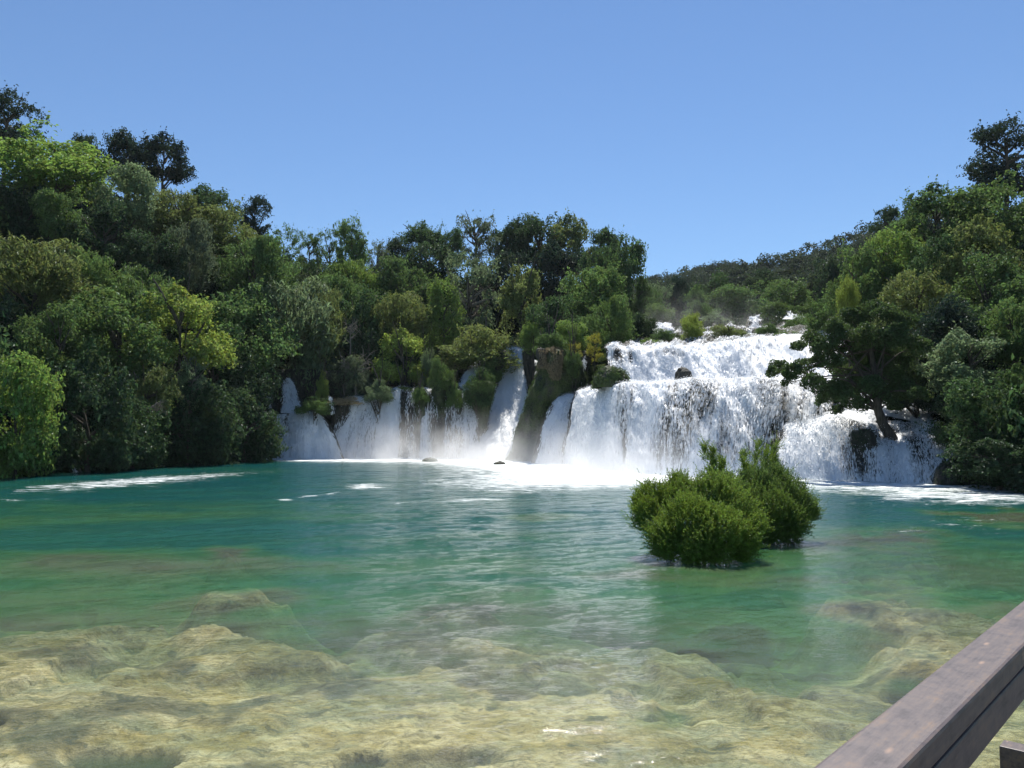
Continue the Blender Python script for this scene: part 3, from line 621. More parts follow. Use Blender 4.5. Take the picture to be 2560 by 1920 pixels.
# ---------------------------------------------------------------- waterfalls
def rows_eval(rows, exps, U, V):
    """rows: polylines of (px, D, z); between row i and i+1 the height drops as t**exp"""
    n = len(rows)-1; W = []
    for r in rows:
        r = np.array(r, float); P = np.stack([gx(r[:, 0], r[:, 1]), r[:, 1], r[:, 2]], -1); s = np.linspace(0, 1, len(P))
        W.append(np.stack([np.interp(U, s, P[:, i]) for i in range(3)], -1))
    W = np.stack(W); k = np.clip((V*n).astype(int), 0, n-1); t = (V*n-k)[..., None]
    idx = np.indices(k.shape); a = W[(k,)+tuple(idx)]; b = W[(k+1,)+tuple(idx)]
    e = np.array(exps)[k][..., None]
    out = a+(b-a)*t; out[..., 2:] = a[..., 2:]+(b[..., 2:]-a[..., 2:])*t**e
    return out
def fall(name, label, rows, exps, dens, bulge=.5, nst=4000, seed=0, res=.22, rock=True, nsp=1500, size=1.0, lipn=.5, cat='waterfall', group=None):
    """a waterfall: rock face behind, a torn sheet of water, loose strands and drops in front"""
    ru = np.array(rows[-1], float); ru2 = np.array(rows[0], float)
    Lu = max(abs(gx(ru[-1, 0], ru[-1, 1])-gx(ru[0, 0], ru[0, 1])), abs(gx(ru2[-1, 0], ru2[-1, 1])-gx(ru2[0, 0], ru2[0, 1])), .6)
    H = sum(np.linalg.norm(np.mean(np.array([[gx(p, d), d, z] for p, d, z in a]), 0)-np.mean(np.array([[gx(p, d), d, z] for p, d, z in b]), 0)) for a, b in zip(rows[:-1], rows[1:]))
    nu = int(np.clip(Lu/res, 6, 220)); nv = int(np.clip(H/res, 8, 110))
    def S(U, V, off=0.):
        P = rows_eval(rows, exps, U, V)
        x, z = P[..., 0], P[..., 2]
        d = bulge*(fbm(x*.55, z*.12, P[..., 1]*.12, seed+1, 3)*1.5+.5*fbm(x*1.6, z*.35, seed=seed+2, oct=3)+.35*np.abs(fbm(x*2.5, z*1.2, seed=seed+6, oct=3)))*(.35+.65*np.sin(np.clip(V, 0, 1)*math.pi)**.6)
        P[..., 2] += lipn*fbm(x*.7, P[..., 1]*.5, seed=seed+30, oct=4)*(1-np.clip(V*1.2, 0, 1)); P[..., 1] -= d+off; P[..., 2] += (.25*d)
        return P
    U, V = np.meshgrid(np.linspace(0, 1, nu), np.linspace(0, 1, nv), indexing='ij')
    P = S(U, V)
    e = empty(name, P[nu//2, -1], label, cat, group)
    o3 = -np.array(P[nu//2, -1])
    uv = np.stack([U*Lu+seed*13.7, V*H], -1)
    if rock:
        Q = S(U, V, -.45); Q[..., 1] += .25*fbm(Q[..., 0]*1.5, Q[..., 2]*1.5, seed=seed+9, oct=4)
        link('rock_face', mk('rock_face', Q.reshape(-1, 3)+o3, grid_faces(nu, nv), True), M_rock, e)
    dens0 = dens
    def dens(U, V):
        w_ = np.minimum(np.minimum(U, 1-U)*Lu, 9); e_ = .32+.25*np.sin(V*H*2.1+seed)
        return dens0(U, V)-.55*np.exp(-(w_/np.clip(e_, .12, .6))**2)+.09
    D_ = np.clip(dens(U, V), 0, 1.2)
    link('curtain', mk('curtain', P.reshape(-1, 3)+o3, grid_faces(nu, nv), True, {'dens': D_}, uv.reshape(-1, 2)), M_sheet, e)
    r = np.random.default_rng(900+seed)
    u0, v0 = r.uniform(0, 1, nst*3), r.uniform(0, 1, nst*3)**.85
    cl = fbm(u0*Lu*1.3, v0*H*.35, seed=seed+3, oct=3)
    k = (r.uniform(0, 1, nst*3) < np.clip(dens(u0, v0)*1.6-.25+cl*1.3, 0, 1)); u0, v0 = u0[k][:nst], v0[k][:nst]; m = len(u0)
    L = r.uniform(.10, .48, m)*size; wd = r.uniform(.02, .07, m)*size; off = r.uniform(0, 1, m)**2*.55*size
    vs = v0[:, None]+np.array([0, .5, 1])[None]*(L/H)[:, None]; us = np.repeat(u0[:, None], 3, 1)+r.normal(size=(m, 1))*.002
    Pc = S(us, np.clip(vs, 0, 1), off[:, None]); Pc[..., 0] += r.normal(size=(m, 1))*.05
    sd2 = np.stack([np.cos(r.normal(size=m)*.6), np.sin(r.normal(size=m)*.6), 0*wd], -1)*wd[:, None]
    V8 = np.stack([Pc[:, 0], Pc[:, 1]-sd2, Pc[:, 2], Pc[:, 1]+sd2], 1).reshape(-1, 3)
    VV, FF = [V8], [np.arange(4*m).reshape(-1, 4)]
    if nsp:
        us, vv = r.uniform(-.01, 1.01, nsp*3), r.uniform(0, 1, nsp*3)**.7
        k = dens(np.clip(us, 0, 1), vv) > r.uniform(.1, .7, nsp*3); us, vv = us[k][:nsp], vv[k][:nsp]
        Pp = S(np.clip(us, 0, 1), vv, np.abs(r.normal(size=len(us)))*.55*size)+r.normal(size=(len(us), 3))*[.15, .1, .12]
        a, b = cards(Pp, r.normal(size=(len(Pp), 3))+[0, -1, .3], r.uniform(.03, .10, len(Pp))*size, r.uniform(.03, .07, len(Pp))*size)
        VV.append(a); FF.append(b+4*m)
    sp = mk('spray', np.concatenate(VV)+o3, np.concatenate(FF))
    link('spray', sp, M_white, e)['kind'] = 'stuff'
    return e
W1 = 'waterfall'
def dG(U, V):
    px = 566+U*270
    d = np.interp(px, [566, 590, 640, 665, 700, 740, 790, 820, 836], [.66, .66, .62, .52, .56, .46, .46, .38, .3])
    d = d+.12*sstep(.45, .3, V)+.14*fbm(px*.045, V*1.6, seed=5, oct=3)*2*sstep(590, 660, px)
    d = d-.12*np.exp(-((px-662)/13)**2-((V-.88)/.16)**2)-.10*np.exp(-((px-725)/30)**2-((V-.75)/.2)**2)-.1*np.exp(-((px-790)/24)**2-((V-.72)/.2)**2)
    return d+.15*sstep(.93, 1, V)
fall('waterfall', 'widest white curtain of the falls, behind the bushes standing in the pool',
     [[(584, 88, 7.9), (606, 82, 7.9), (636, 78, 7.9), (665, 75, 7.85), (705, 73, 7.8), (765, 72.5, 7.8), (838, 72, 7.8)],
      [(579, 86, 7.8), (597, 80.5, 7.8), (622, 74.5, 7.75), (655, 70.5, 7.75), (700, 68.5, 7.7), (760, 67.5, 7.7), (836, 67, 7.4)],
      [(563, 82, 0), (588, 74.5, 0), (618, 67.5, 0), (645, 62.8, 0), (690, 59.8, 0), (750, 58.4, 0), (836, 58.5, .2)]], [1, 1.9], dG, 1.0, 26000, 1, .17, nsp=9000)
fall('waterfall', 'white fall between the tall mossy rock and the widest curtain', [[(563, 92, 7.6), (576, 91, 7.7)], [(560, 88.5, 7.3), (575, 87.5, 7.3)], [(531, 84, 0), (566, 82.4, 0)]], [1, 1.7], lambda U, V: .6-.12*U+0*V, .5, 3000, 2, nsp=1500)
fall('waterfall', 'broad diagonal cascade left of the tall mossy rock',
     [[(507, 118, 15.3), (524, 118, 15.3)], [(507, 113.5, 15.1), (524, 113, 15.0)], [(493, 106, 7.6), (528, 104.5, 7.4)], [(462, 98, 0), (523, 92, 0)]], [1, 1.25, .95], lambda U, V: .62+.12*sstep(.55, .8, V)-.22*np.exp(-((U-.62)/.13)**2)*sstep(.62, .4, V), .8, 9000, 3, nsp=3500)
fall('waterfall', 'thin white strand beside the top left of the tall mossy rock', [[(533, 111, 13.1), (541, 110, 13.1)], [(526, 106, 7.2), (533, 105, 7.2)]], [1.3], lambda U, V: .5+0*U, .3, 500, 4, nsp=200, rock=True)
fall('waterfall', 'narrow stepped fall left of the broad diagonal cascade',
     [[(478, 115, 14.8), (488, 115, 14.8)], [(457, 107, 9.6), (473, 107, 9.6)], [(459, 104.5, 9.0), (477, 104.5, 9.0)], [(457, 98.4, 0), (480, 98.2, 0)]], [1.1, 1, 1.9], lambda U, V: .58+0*U-.1*(V > .66), .45, 3500, 5, nsp=1200)
def dB(U, V):
    px = 350+U*112
    d = np.interp(px, [350, 360, 372, 374, 388, 391, 395, 410, 414, 428, 431, 435, 440, 446, 449, 453, 462], [.5, .54, .54, .46, .44, .3, .68, .66, .2, .18, .5, .46, .12, .2, .42, .15, .42])
    return d+.13*fbm(px*.5, V*.6, seed=8, oct=2)+.1*sstep(.9, 1, V)
fall('waterfall', 'wide thin curtain of strands under the grassy bushes on the left',
     [[(352, 106, 7.8), (373, 106, 7.8), (388, 107, 8.6), (395, 107, 9.1), (416, 107, 9.1), (440, 107, 9), (461, 107, 9)],
      [(350, 103.5, 7.6), (368, 103.3, 7.7), (386, 103.6, 8.3), (394, 103.6, 8.9), (416, 103.5, 8.9), (440, 103.2, 8.8), (461, 103, 8.8)],
      [(324, 99.5, 0), (346, 99.8, 0), (368, 100, 0), (388, 100, 0), (414, 100, 0), (440, 99.6, 0), (461, 99, 0)]], [1, 2.1], dB, .8, 12000, 6, nsp=3500)
fall('waterfall', 'small upper fall at the far left of the falls, narrow on top', [[(284, 102.5, 9.9), (291, 102.5, 9.9)], [(280, 99.6, 5.6), (305, 99.6, 5.6)]], [1.3], lambda U, V: .48+.06*V, .4, 1200, 7, nsp=500)
fall('waterfall', 'thin veil left of the small upper fall at the far left', [[(266, 102, 8.4), (270, 102, 8.4)], [(266, 99.6, 5.5), (277, 99.6, 5.5)]], [1.3], lambda U, V: .42+0*V, .3, 350, 8, nsp=150)
fall('waterfall', 'fan shaped lower fall at the far left of the falls', [[(288, 100.5, 5.9), (318, 100.5, 5.9)], [(288, 99.2, 5.6), (318, 99.2, 5.5)], [(280, 96.8, 0), (344, 97.4, 0)]], [1, 1.7], lambda U, V: .64-.13*np.exp(-((U-.5)/.25)**2-((V-.6)/.2)**2), .9, 3500, 9, nsp=2500)
fall('waterfall', 'sparse dark fall under the ledge at the far left', [[(270, 99.5, 5.3), (288, 99.2, 5.5)], [(276, 97.6, 0), (290, 97.2, 0)]], [1.8], lambda U, V: .3+.25*U, .5, 500, 10, nsp=500)
fall('waterfall', 'tiny fall right of the rounded grass cushion', [[(329.5, 99.3, 7.6), (331, 99.3, 7.6)], [(329, 98.6, 5.2), (336, 98.6, 5.6)]], [1.2], lambda U, V: .5+0*U, .1, 200, 11, nsp=60)
def dH(U, V):
    px = 607+U*230
    d = .6+.15*fbm(px*.05, V*4, seed=15, oct=3)+.16*sstep(.8, 1, V)
    return d-.55*np.exp(-((px-626)/8)**2-((V-.60)/.06)**2)-.3*np.exp(-((px-648)/5)**2-((V-.62)/.05)**2)-.2*np.exp(-((px-690)/14)**2-((V-.57)/.04)**2)-.34*sstep(.52, .4, V)+.2*sstep(.5, .4, V)*fbm(px*.06, V*9, seed=19, oct=3)*2
fall('waterfall', 'upper white tier foaming above the widest curtain',
     [[(612, 112, 16.6), (640, 112, 17), (690, 112, 17.5), (730, 112, 17.8), (770, 112, 18.3), (850, 112, 19)],
      [(608, 98, 13.7), (640, 98, 13.9), (690, 98, 14.3), (730, 98, 14.7), (770, 100, 15.8), (850, 102, 17)],
      [(605, 88, 12.5), (630, 85.5, 12.45), (675, 84.5, 12.4), (722, 85, 12.5), (765, 89, 13.8), (856, 92, 15)],
      [(612, 82, 8.3), (636, 80.5, 8.3), (676, 79.5, 8.3), (722, 79, 8.3), (765, 79, 8.5), (856, 79, 8.8)],
      [(606, 82, 7.95), (636, 78, 7.95), (665, 75, 7.9), (705, 73, 7.85), (765, 72.5, 7.85), (856, 72, 7.85)]], [1, 1, 1.25, 1], dH, 1.3, 24000, 12, nsp=8000, size=1.15, lipn=1.4)
for i, (a, b, D, pt, pb, lb) in enumerate([(654, 674, 108, 326, 337, 'small white step left of the tall yellow green bush in the upper falls'), (704, 716, 106, 330, 346, 'small white fall between two bushes of the upper falls'),
                                 (750, 762, 108, 320, 333, 'small white fall between the olive bush and the green bush high up'), (786, 806, 114, 316, 322, 'highest white fall in sight, beside the right wood')]):
    z1 = at(a, pt, D)[2]; z0 = at(a, pb, D)[2]
    fall('waterfall', lb, [[(a+2, D+3, z1+.3), (b-2, D+3, z1+.3)], [(a, D, z1), (b, D, z1)], [(a-3, D-3, z0), (b+3, D-3, z0)]], [1, 1.5], lambda U, V: .5+0*U, .8, 900, 20+i, res=.12, nsp=300, lipn=1.5, rock=i < 3)
fall('waterfall', 'rounded dome of white water left of the leaning tree, by the pool',
     [[(812, 67, 5.6), (835, 66.5, 5.7), (880, 65, 5)], [(786, 63, 4.2), (830, 61.5, 4.7), (876, 60, 4.1)], [(766, 57.9, 0), (830, 56.2, 0), (892, 54.4, 0)]], [1, 2.0],
     lambda U, V: .60-.26*np.exp(-((U-.74)/.16)**2)*sstep(.45, .7, V)-.05*V+.12*sstep(.95, 1, V), .8, 9000, 13, nsp=5000, size=.85)
fall('waterfall', 'shaded bluish dome of water right under the leaning tree',
     [[(880, 62, 4.2), (935, 60, 4.0)], [(872, 59, 3.3), (938, 57, 3.0)], [(868, 55.0, 0), (960, 51.2, 0)]], [1, 2.0], lambda U, V: .47-.16*np.exp(-((U-.65)/.2)**2-((V-.7)/.2)**2)+.25*fbm(U*7, V*2.5, seed=44, oct=3), 1.1, 5000, 14, nsp=2000, size=.85)
fall('waterfall', 'churning white water behind the trunk of the leaning tree',
     [[(872, 74, 8.4), (930, 72, 8.2)], [(862, 70, 7.2), (936, 67, 6.4)], [(835, 65, 5.5), (945, 60, 3.6)]], [1, 1.1], lambda U, V: .56+0*U, 1.2, 4000, 16, nsp=2000)
fall('waterfall', 'faint thin trickle on the dark left bank', [[(62, 67.5, 2.0), (65, 67.5, 2.0)], [(76, 66.3, 0), (82, 66.3, 0)]], [1.0], lambda U, V: .42+0*U, .1, 200, 17, nsp=60, size=.7)

# ---------------------------------------------------------------- rocks and mossy columns
def loft(name, label, prof, D, mat, depth=.5, seed=0, amp=.35, moss=0, mcol='deep', cat='rock', hang=.6, group=None):
    pr = np.array(prof, float); n = 44; m = 56
    py = np.linspace(pr[0, 0], pr[-1, 0], n); L = np.interp(py, pr[:, 0], pr[:, 1]); Rr = np.interp(py, pr[:, 0], pr[:, 2])
    z = at(512, py, D)[:, 2]; cx = gx((L+Rr)/2, D); hw = (Rr-L)/1600*D
    s = np.linspace(0, 1, n); cap = np.sqrt(np.clip(1-((.10-s)/.10)**2, 0, 1)); hw = hw*np.where(s < .10, .25+.75*cap, 1)
    a = np.linspace(0, 2*math.pi, m)
    A, Zi = np.meshgrid(a, np.arange(n), indexing='ij')
    ca, sa = np.cos(A), np.sin(A); hwm = hw[Zi]; dm = np.maximum(hwm*depth*2, .3)
    X = cx[Zi]+ca*hwm; Y = D+sa*dm; Z = z[Zi]
    k = amp*(fbm(X*.9, Y*.9, Z*.45, seed, 4)*1.6+.35*fbm(X*4, Y*4, Z*1.2, seed+4, 3))
    X = X+ca*k; Y = Y+sa*k; Z = Z+.3*k
    P = np.stack([X, Y, Z], -1)
    top = np.array([cx[0], D, z[0]+.12]); V = np.concatenate([P.reshape(-1, 3), [top]*m])
    F = grid_faces(m, n); i = np.arange(m-1); capf = np.stack([i*n, m*n+i, m*n+i+1, (i+1)*n], -1)
    e = empty(name, (cx[-1], D, z[-1]), label, cat, group); o3 = -np.array([cx[-1], D, z[-1]])
    link('rock_body', mk('rock_body', V+o3, np.concatenate([F, capf]), True), mat, e)
    if moss:
        r = np.random.default_rng(seed+3); i = r.integers(0, m, moss*2); j = r.integers(0, n, moss*2); Q = P[i, j]+r.normal(size=(moss*2, 3))*.10
        q = fbm(Q[:, 0]*1.2, Q[:, 1]*1.2, Q[:, 2]*.7, seed=seed+5, oct=3) > -.08; Q = Q[q][:moss]; ii = i[q][:moss]; aa = a[ii]
        nn = np.stack([np.cos(aa), np.sin(aa), 0*aa+.35], -1)+r.normal(size=(len(Q), 3))*.5
        a4, f4 = cards(Q+nn*.05, nn, r.uniform(.12, .34, len(Q)), r.uniform(.05, .12, len(Q)), np.tile([0, 0, -1.], (len(Q), 1))+r.normal(size=(len(Q), 3))*hang, r)
        link('moss', mk('moss', a4+o3, f4), M_leaf, e, TONE[mcol])
    return e
K = 'rock'
loft('rock', 'tall leaning mossy rock between the diagonal cascade and the widest curtain', [(346, 540, 566), (360, 539, 576), (376, 537, 584), (392, 531, 582), (406, 525, 570), (422, 519, 556), (440, 514, 545), (466, 508, 542)], 90.5, M_moss, .4, 1, .6, 10000, 'green')
loft('moss_curtain', 'dry straw coloured hanging moss at the top of the tall leaning rock', [(349, 548, 561), (358, 547, 562), (368, 549, 561), (379, 553, 558)], 88.0, M_moss, .4, 2, .25, 4200, 'straw', 'moss', hang=.18)
loft('moss_curtain', 'small brown hanging moss knob beside the larger straw coloured one', [(348, 536, 546), (356, 536, 547), (368, 539, 545)], 88, M_rock, .4, 3, .15, 1000, 'straw', 'moss', hang=.18)
loft('rock', 'dark wet rock wall right of the tall leaning rock', [(350, 560, 600), (368, 562, 597), (385, 564, 592), (400, 566, 584), (412, 568, 580)], 96, M_rock, .3, 4, .5, 1200, 'dark')
for j, (a, b, pt, pb, a2, b2) in enumerate([(561, 563, 365, 396, 561, 564), (569, 572, 366, 394, 567, 572), (584, 588, 352, 397, 572, 584)]):
    z1, z0 = at(500, pt, 91.5)[2], at(500, pb, 90)[2]
    fall('waterfall', ['leftmost thin strand on the dark wet rock wall', 'middle thin strand on the dark wet rock wall', 'widest strand at the right of the dark wet rock wall'][j], [[(a, 91.5, z1), (b, 91.5, z1)], [(a2, 90.3, z0), (b2, 90.3, z0)]], [1.3], lambda U, V: .5+0*U, .15, 350, 30+j, nsp=80, rock=False)
loft('rock', 'low mossy boulder at the brink between upper tier and widest curtain', [(366, 606, 612), (371, 598, 624), (378, 594, 628), (388, 592, 630)], 76.5, M_moss, .5, 5, .3, 1800, 'green')
loft('rock', 'grey wet boulder in the foam of the upper tier', [(367, 678, 686), (372, 675, 692), (384, 673, 694)], 76.5, M_rock, .5, 6, .25)
loft('moss_column', 'mossy column in the left curtain right of its broad white strand', [(386, 415, 426), (400, 414, 427), (430, 414, 428), (460, 416, 428)], 101.4, M_moss, .35, 7, .4, 1900, 'deep', 'rock')
loft('moss_column', 'mossy column under the tall green tuft in the left curtain', [(384, 431, 446), (400, 431, 447), (430, 433, 446), (460, 434, 445)], 101.6, M_moss, .35, 8, .4, 2000, 'deep', 'rock')
loft('moss_column', 'narrow mossy column at the right end of the left curtain', [(386, 448, 458), (400, 447, 459), (430, 448, 458), (460, 449, 457)], 101.4, M_moss, .35, 9, .3, 1600, 'deep', 'rock')
loft('moss_column', 'leafy mossy column between narrow stepped fall and diagonal cascade', [(380, 474, 492), (395, 473, 493), (415, 475, 490), (440, 477, 486), (452, 478, 483)], 100.8, M_moss, .35, 10, .4, 2200, 'deep', 'rock')
loft('moss_column', 'dark mossy column between the diagonal cascade and the thin strand', [(350, 523, 533), (370, 524, 534), (390, 527, 534), (402, 529, 533)], 107, M_rock, .35, 11, .3, 900, 'dark', 'rock')
loft('rock', 'dark rock between the two narrow upper falls', [(350, 488, 508), (368, 487, 504), (384, 480, 498), (398, 478, 494)], 108, M_rock, .3, 12, .4, 900, 'dark')
loft('rock', 'dark ledge at the far left of the falls', [(413, 268, 286), (419, 266, 287), (432, 268, 285), (460, 270, 284)], 99.8, M_rock, .3, 13, .3, 500, 'dark')
loft('rock', 'dark slanting rock left of the left curtain', [(400, 338, 352), (410, 332, 351), (425, 329, 347), (445, 327, 340), (460, 325, 338)], 101.2, M_rock, .35, 14, .35, 900, 'dark')
loft('rock', 'dark rock behind the small upper fall at the far left', [(370, 262, 350), (385, 262, 348), (405, 264, 340), (425, 266, 335)], 104.5, M_rock, .12, 15, .5, 2500, 'dark')
loft('rock', 'flat boulder awash in front of the left curtain', [(457.6, 427, 434), (459.5, 423, 438), (462.5, 420, 440), (466, 419, 441)], 89.5, M_moss, .5, 16, .12)
loft('rock', 'tiny reddish boulder awash in the foam left of the widest curtain', [(461.4, 498, 502), (463, 494, 505), (467, 493, 506)], 82, M_rock, .5, 17, .06)
loft('rock', 'dark boulder at the foot of the shaded bluish dome of water', [(463, 943, 953), (470, 936, 960), (488, 933, 964)], 51.5, M_rock, .5, 18, .25, 300, 'dark')
loft('rock', 'dark mossy rock showing through the rounded dome of water', [(430, 852, 872), (445, 850, 878), (484, 850, 880)], 57.0, M_rock, .35, 19, .3, 900, 'dark')
loft('rock', 'undercut dark rock of the right bank at the waterline', [(445, 960, 1060), (465, 958, 1070), (498, 965, 1080)], 51.5, M_rock, .2, 20, .5, 900, 'dark')

# ---------------------------------------------------------------- leaning tree
def clump_leaves(cl, n, ls, seed, D0=None):
    r = np.random.default_rng(seed); cl = np.array(cl, float); c = at(cl[:, 0], cl[:, 1], cl[:, 3]); rad = cl[:, 2]/800*cl[:, 3]
    k = r.choice(len(cl), n, p=rad**2/np.sum(rad**2)); d = unit(r.normal(size=(n, 3))+[0, 0, .2])
    P = c[k]+d*[1.05, 1.05, .8]*(rad[k]*r.uniform(.2, 1.12, n)**.6)[:, None]
    P += .35*np.stack([vnoise(P[:, 0]*1.3, P[:, 1]*1.3, P[:, 2]*1.3, seed+i) for i in range(3)], -1)
    s = ls*r.uniform(.6, 1.3, n)
    return cards(P, d*.7+r.normal(size=(n, 3))*.8+[0, 0, .35], s*1.2, s*.75, None, r), c
HC = [(778, 366, 9), (790, 372, 10), (803, 368, 10), (812, 380, 10), (824, 388, 11), (838, 392, 12), (822, 398, 8), (850, 398, 10), (845, 378, 12), (800, 345, 9), (812, 338, 10), (826, 345, 12), (838, 330, 13), (850, 350, 14),
      (850, 318, 12), (866, 335, 15), (868, 365, 14), (880, 350, 15), (895, 335, 15), (890, 372, 14), (905, 355, 15), (915, 375, 13), (905, 392, 12), (922, 395, 10), (880, 395, 10), (862, 405, 8), (892, 404, 8), (870, 310, 12), (888, 315, 12), (905, 322, 12), (785, 382, 6), (770, 372, 6), (816, 362, 8), (836, 408, 6), (915, 345, 12), (858, 378, 12), (832, 362, 10), (874, 345, 13), (900, 385, 12), (870, 385, 12), (846, 340, 10), (822, 352, 9)]
rh = np.random.default_rng(4)
HC = [(a, b, c, 57.5+rh.uniform(-2.6, 2.6)) for a, b, c in HC]
base = at(891, 440, 57.5)
e = empty('broadleaf_tree', base, 'dark leaning tree growing out of the cascade on a bare curved trunk', 'tree')
(V, F), cc = clump_leaves(HC, 52000, .16, 5)
link('crown', mk('crown', V-base, F), M_leaf, e, TONE['mid'])
b = MB(); tp = at([893, 889, 883, 878, 877, 875, 871, 868], [443, 434, 424, 410, 396, 375, 350, 325], [57.5]*8); b.tube(tp-base, np.array([.50, .40, .34, .30, .27, .21, .14, .06]), 10)
link('trunk', b.mesh('trunk', True), M_bark, e)
b = MB()
for i, q in enumerate(cc):
    k = 3+(i*7) % 4 if q[2] > tp[4][2] else 3+(i % 2); p0 = tp[k]-base; p1 = q-base; mid = (p0+p1)/2+[0, 0, .5+.3*rh.normal()]
    tt = np.linspace(0, 1, 9)[:, None]; b.tube((1-tt)**2*p0+2*tt*(1-tt)*mid+tt**2*p1+rh.normal(size=(9, 3))*.04*tt, np.linspace(.10, .015, 9), 5)
link('branches', b.mesh('branches', True), M_bark, e)

# ---------------------------------------------------------------- shrubs standing in the pool
def sprig_shrub(label, cl, nsh, tone, seed, z0px, stems=()):
    r = np.random.default_rng(seed); cl = np.array(cl, float); c = at(cl[:, 0], cl[:, 1], cl[:, 3]); rad = cl[:, 2]/800*cl[:, 3]
    cen = c.mean(0); base = np.array([cen[0], cen[1], -.25])
    k = r.choice(len(cl), nsh, p=rad**2/np.sum(rad**2)); d = unit(r.normal(size=(nsh, 3))+[0, 0, .15])
    P0 = c[k]+d*(rad[k]*r.uniform(.2, .95, nsh)**.6)[:, None]
    dirn = unit(unit(P0-(cen-[0, 0, .6]))*.9+[0, 0, .6]+r.normal(size=(nsh, 3))*.48)
    L = r.uniform(.14, .34, nsh)*np.where(r.uniform(0, 1, nsh) < .08, 1.9, 1); nl = 16; tt = np.linspace(.05, 1, nl)
    P = P0[:, None]+dirn[:, None]*(L[:, None]*tt)[..., None]
    ang = r.normal(size=(nsh, nl, 3)); tip = unit(dirn[:, None]*.8+unit(ang)*.75); nrm = unit(np.cross(tip, r.normal(size=(nsh, nl, 3))))+[0, 0, .4]
    P = P+tip*.03
    ok = P[..., 2] > .02
    V, F = cards(P[ok], nrm[ok], r.uniform(.05, .085, ok.sum()), r.uniform(.017, .028, ok.sum()), tip[ok], r)
    e = empty('shrub', base, label, 'shrub', 'shrubs standing in the pool')
    link('foliage', mk('foliage', V-base, F), M_leaf, e, tuple(f_*q for f_, q in zip((1.7, 1.65, 1.2), TONE[tone])))
    b = MB()
    for i in range(46):
        q = c[r.integers(0, len(c))]+r.normal(size=3)*.15; p0 = base+[r.normal()*.5, r.normal()*.35, 0]; t_ = np.linspace(0, 1, 6)[:, None]
        b.tube(p0+(q-p0)*t_+r.normal(size=(6, 3))*.03*t_-base, np.linspace(.022, .005, 6), 4)
    for (px, py, D) in stems:
        q = at(px, py, D); p0 = at(745+(px-745)*.35, 520, D); p0[2] = max(p0[2], 0); t_ = np.linspace(0, 1, 8)[:, None]
        b.tube(p0+(q-p0)*t_+r.normal(size=(8, 3))*.03*t_-base, np.linspace(.016, .004, 8), 4)
    link('stems', b.mesh('stems'), M_bark, e)
sprig_shrub('dense rounded light green shrub, the nearer of those standing in the pool', [(655, 502, 18, 23.2), (650, 520, 18, 22.6), (680, 502, 22, 23), (710, 500, 24, 23), (735, 514, 22, 22.6), (690, 525, 28, 22), (667, 540, 20, 21.8), (720, 535, 26, 21.6),
      (740, 545, 18, 21.6), (700, 548, 22, 21.4), (680, 488, 12, 23.3), (750, 528, 14, 22), (642, 505, 10, 23), (725, 490, 14, 23.4), (690, 556, 12, 21.3), (715, 557, 12, 21.3), (668, 552, 11, 21.6), (738, 556, 10, 21.5)], 9000, 'bright', 41, 560)
sprig_shrub('darker shrub at the right behind the dense rounded one in the pool', [(760, 492, 22, 26), (785, 500, 22, 26), (770, 515, 24, 25), (745, 502, 18, 25.5), (800, 510, 16, 25.5), (790, 525, 18, 25), (755, 530, 16, 24.6), (775, 482, 16, 26.5), (810, 515, 8, 25.5), (770, 535, 14, 24.6), (790, 538, 10, 24.8), (752, 540, 10, 24.6)], 6000, 'green', 42, 540)
TS = [(712, 452, 7, 27), (706, 447, 5, 27), (722, 462, 6, 27), (744, 456, 8, 27), (757, 447, 5, 27), (765, 455, 8, 27), (748, 470, 12, 27), (730, 478, 8, 27), (772, 466, 8, 27.4), (760, 476, 14, 27.4), (738, 484, 12, 27), (775, 447, 4, 27.5), (716, 474, 5, 27)]
rs_ = np.random.default_rng(3); TS0 = TS; TS = [(745+(a-745)*(.35+.65*f)+rs_.normal()*1.5, 520+(b_-520)*f, 2.2+3.6*rs_.uniform()*(1.15-f), d+rs_.normal()*.3) for a, b_, _, d in TS0 for f in (.45, .55, .65, .74, .82, .89, .95, 1.0)]+[(760, 492, 9, 27), (745, 497, 8, 27)]
sprig_shrub('tall loose shrub with thin bare stems sticking up behind the dense rounded one', TS, 2300, 'bright', 43, 520, [(a, b_, d) for a, b_, _, d in TS0]*2)

# ---------------------------------------------------------------- far wooded hill
rp = np.array([(480, 292), (560, 287), (600, 284), (640, 279), (680, 274), (700, 267), (720, 264), (745, 264), (765, 268), (780, 266), (800, 260), (830, 249), (868, 242), (900, 234), (1000, 216), (1150, 200)], float)
pxs = np.linspace(480, 1150, 120); qs = np.linspace(0, 1, 40)
PX_, Q_ = np.meshgrid(pxs, qs, indexing='ij')
def farz(px, q):
    D = 300+170*q; zr = at(px, np.interp(px, rp[:, 0], rp[:, 1])+6, 470+0*px)[..., 2]
    return D, 26+(zr-26)*q**.8+fbm(px*.03, q*4, seed=91, oct=3)*5*q*(1-q)*3
D_, Z_ = farz(PX_, Q_)
D2 = np.concatenate([D_, D_[:, -1:]+120], 1); Z2 = np.concatenate([Z_, Z_[:, -1:]-60], 1); X2 = gx(np.concatenate([PX_, PX_[:, -1:]], 1), D2)
tag(link('far_hill', mk('far_hill', np.stack([X2, D2, Z2], -1), grid_faces(120, 41), True), M_ground), kind='structure')
r = np.random.default_rng(77); nC = 2600; px = r.uniform(560, 960, nC); q = r.uniform(0, 1, nC)**.8; D, Z = farz(px, q)
px[2000:] = r.uniform(640, 960, 600); D[2000:] = r.uniform(165, 325, 600); Z[2000:] = land(gx(px[2000:], D[2000:]), D[2000:])+.8
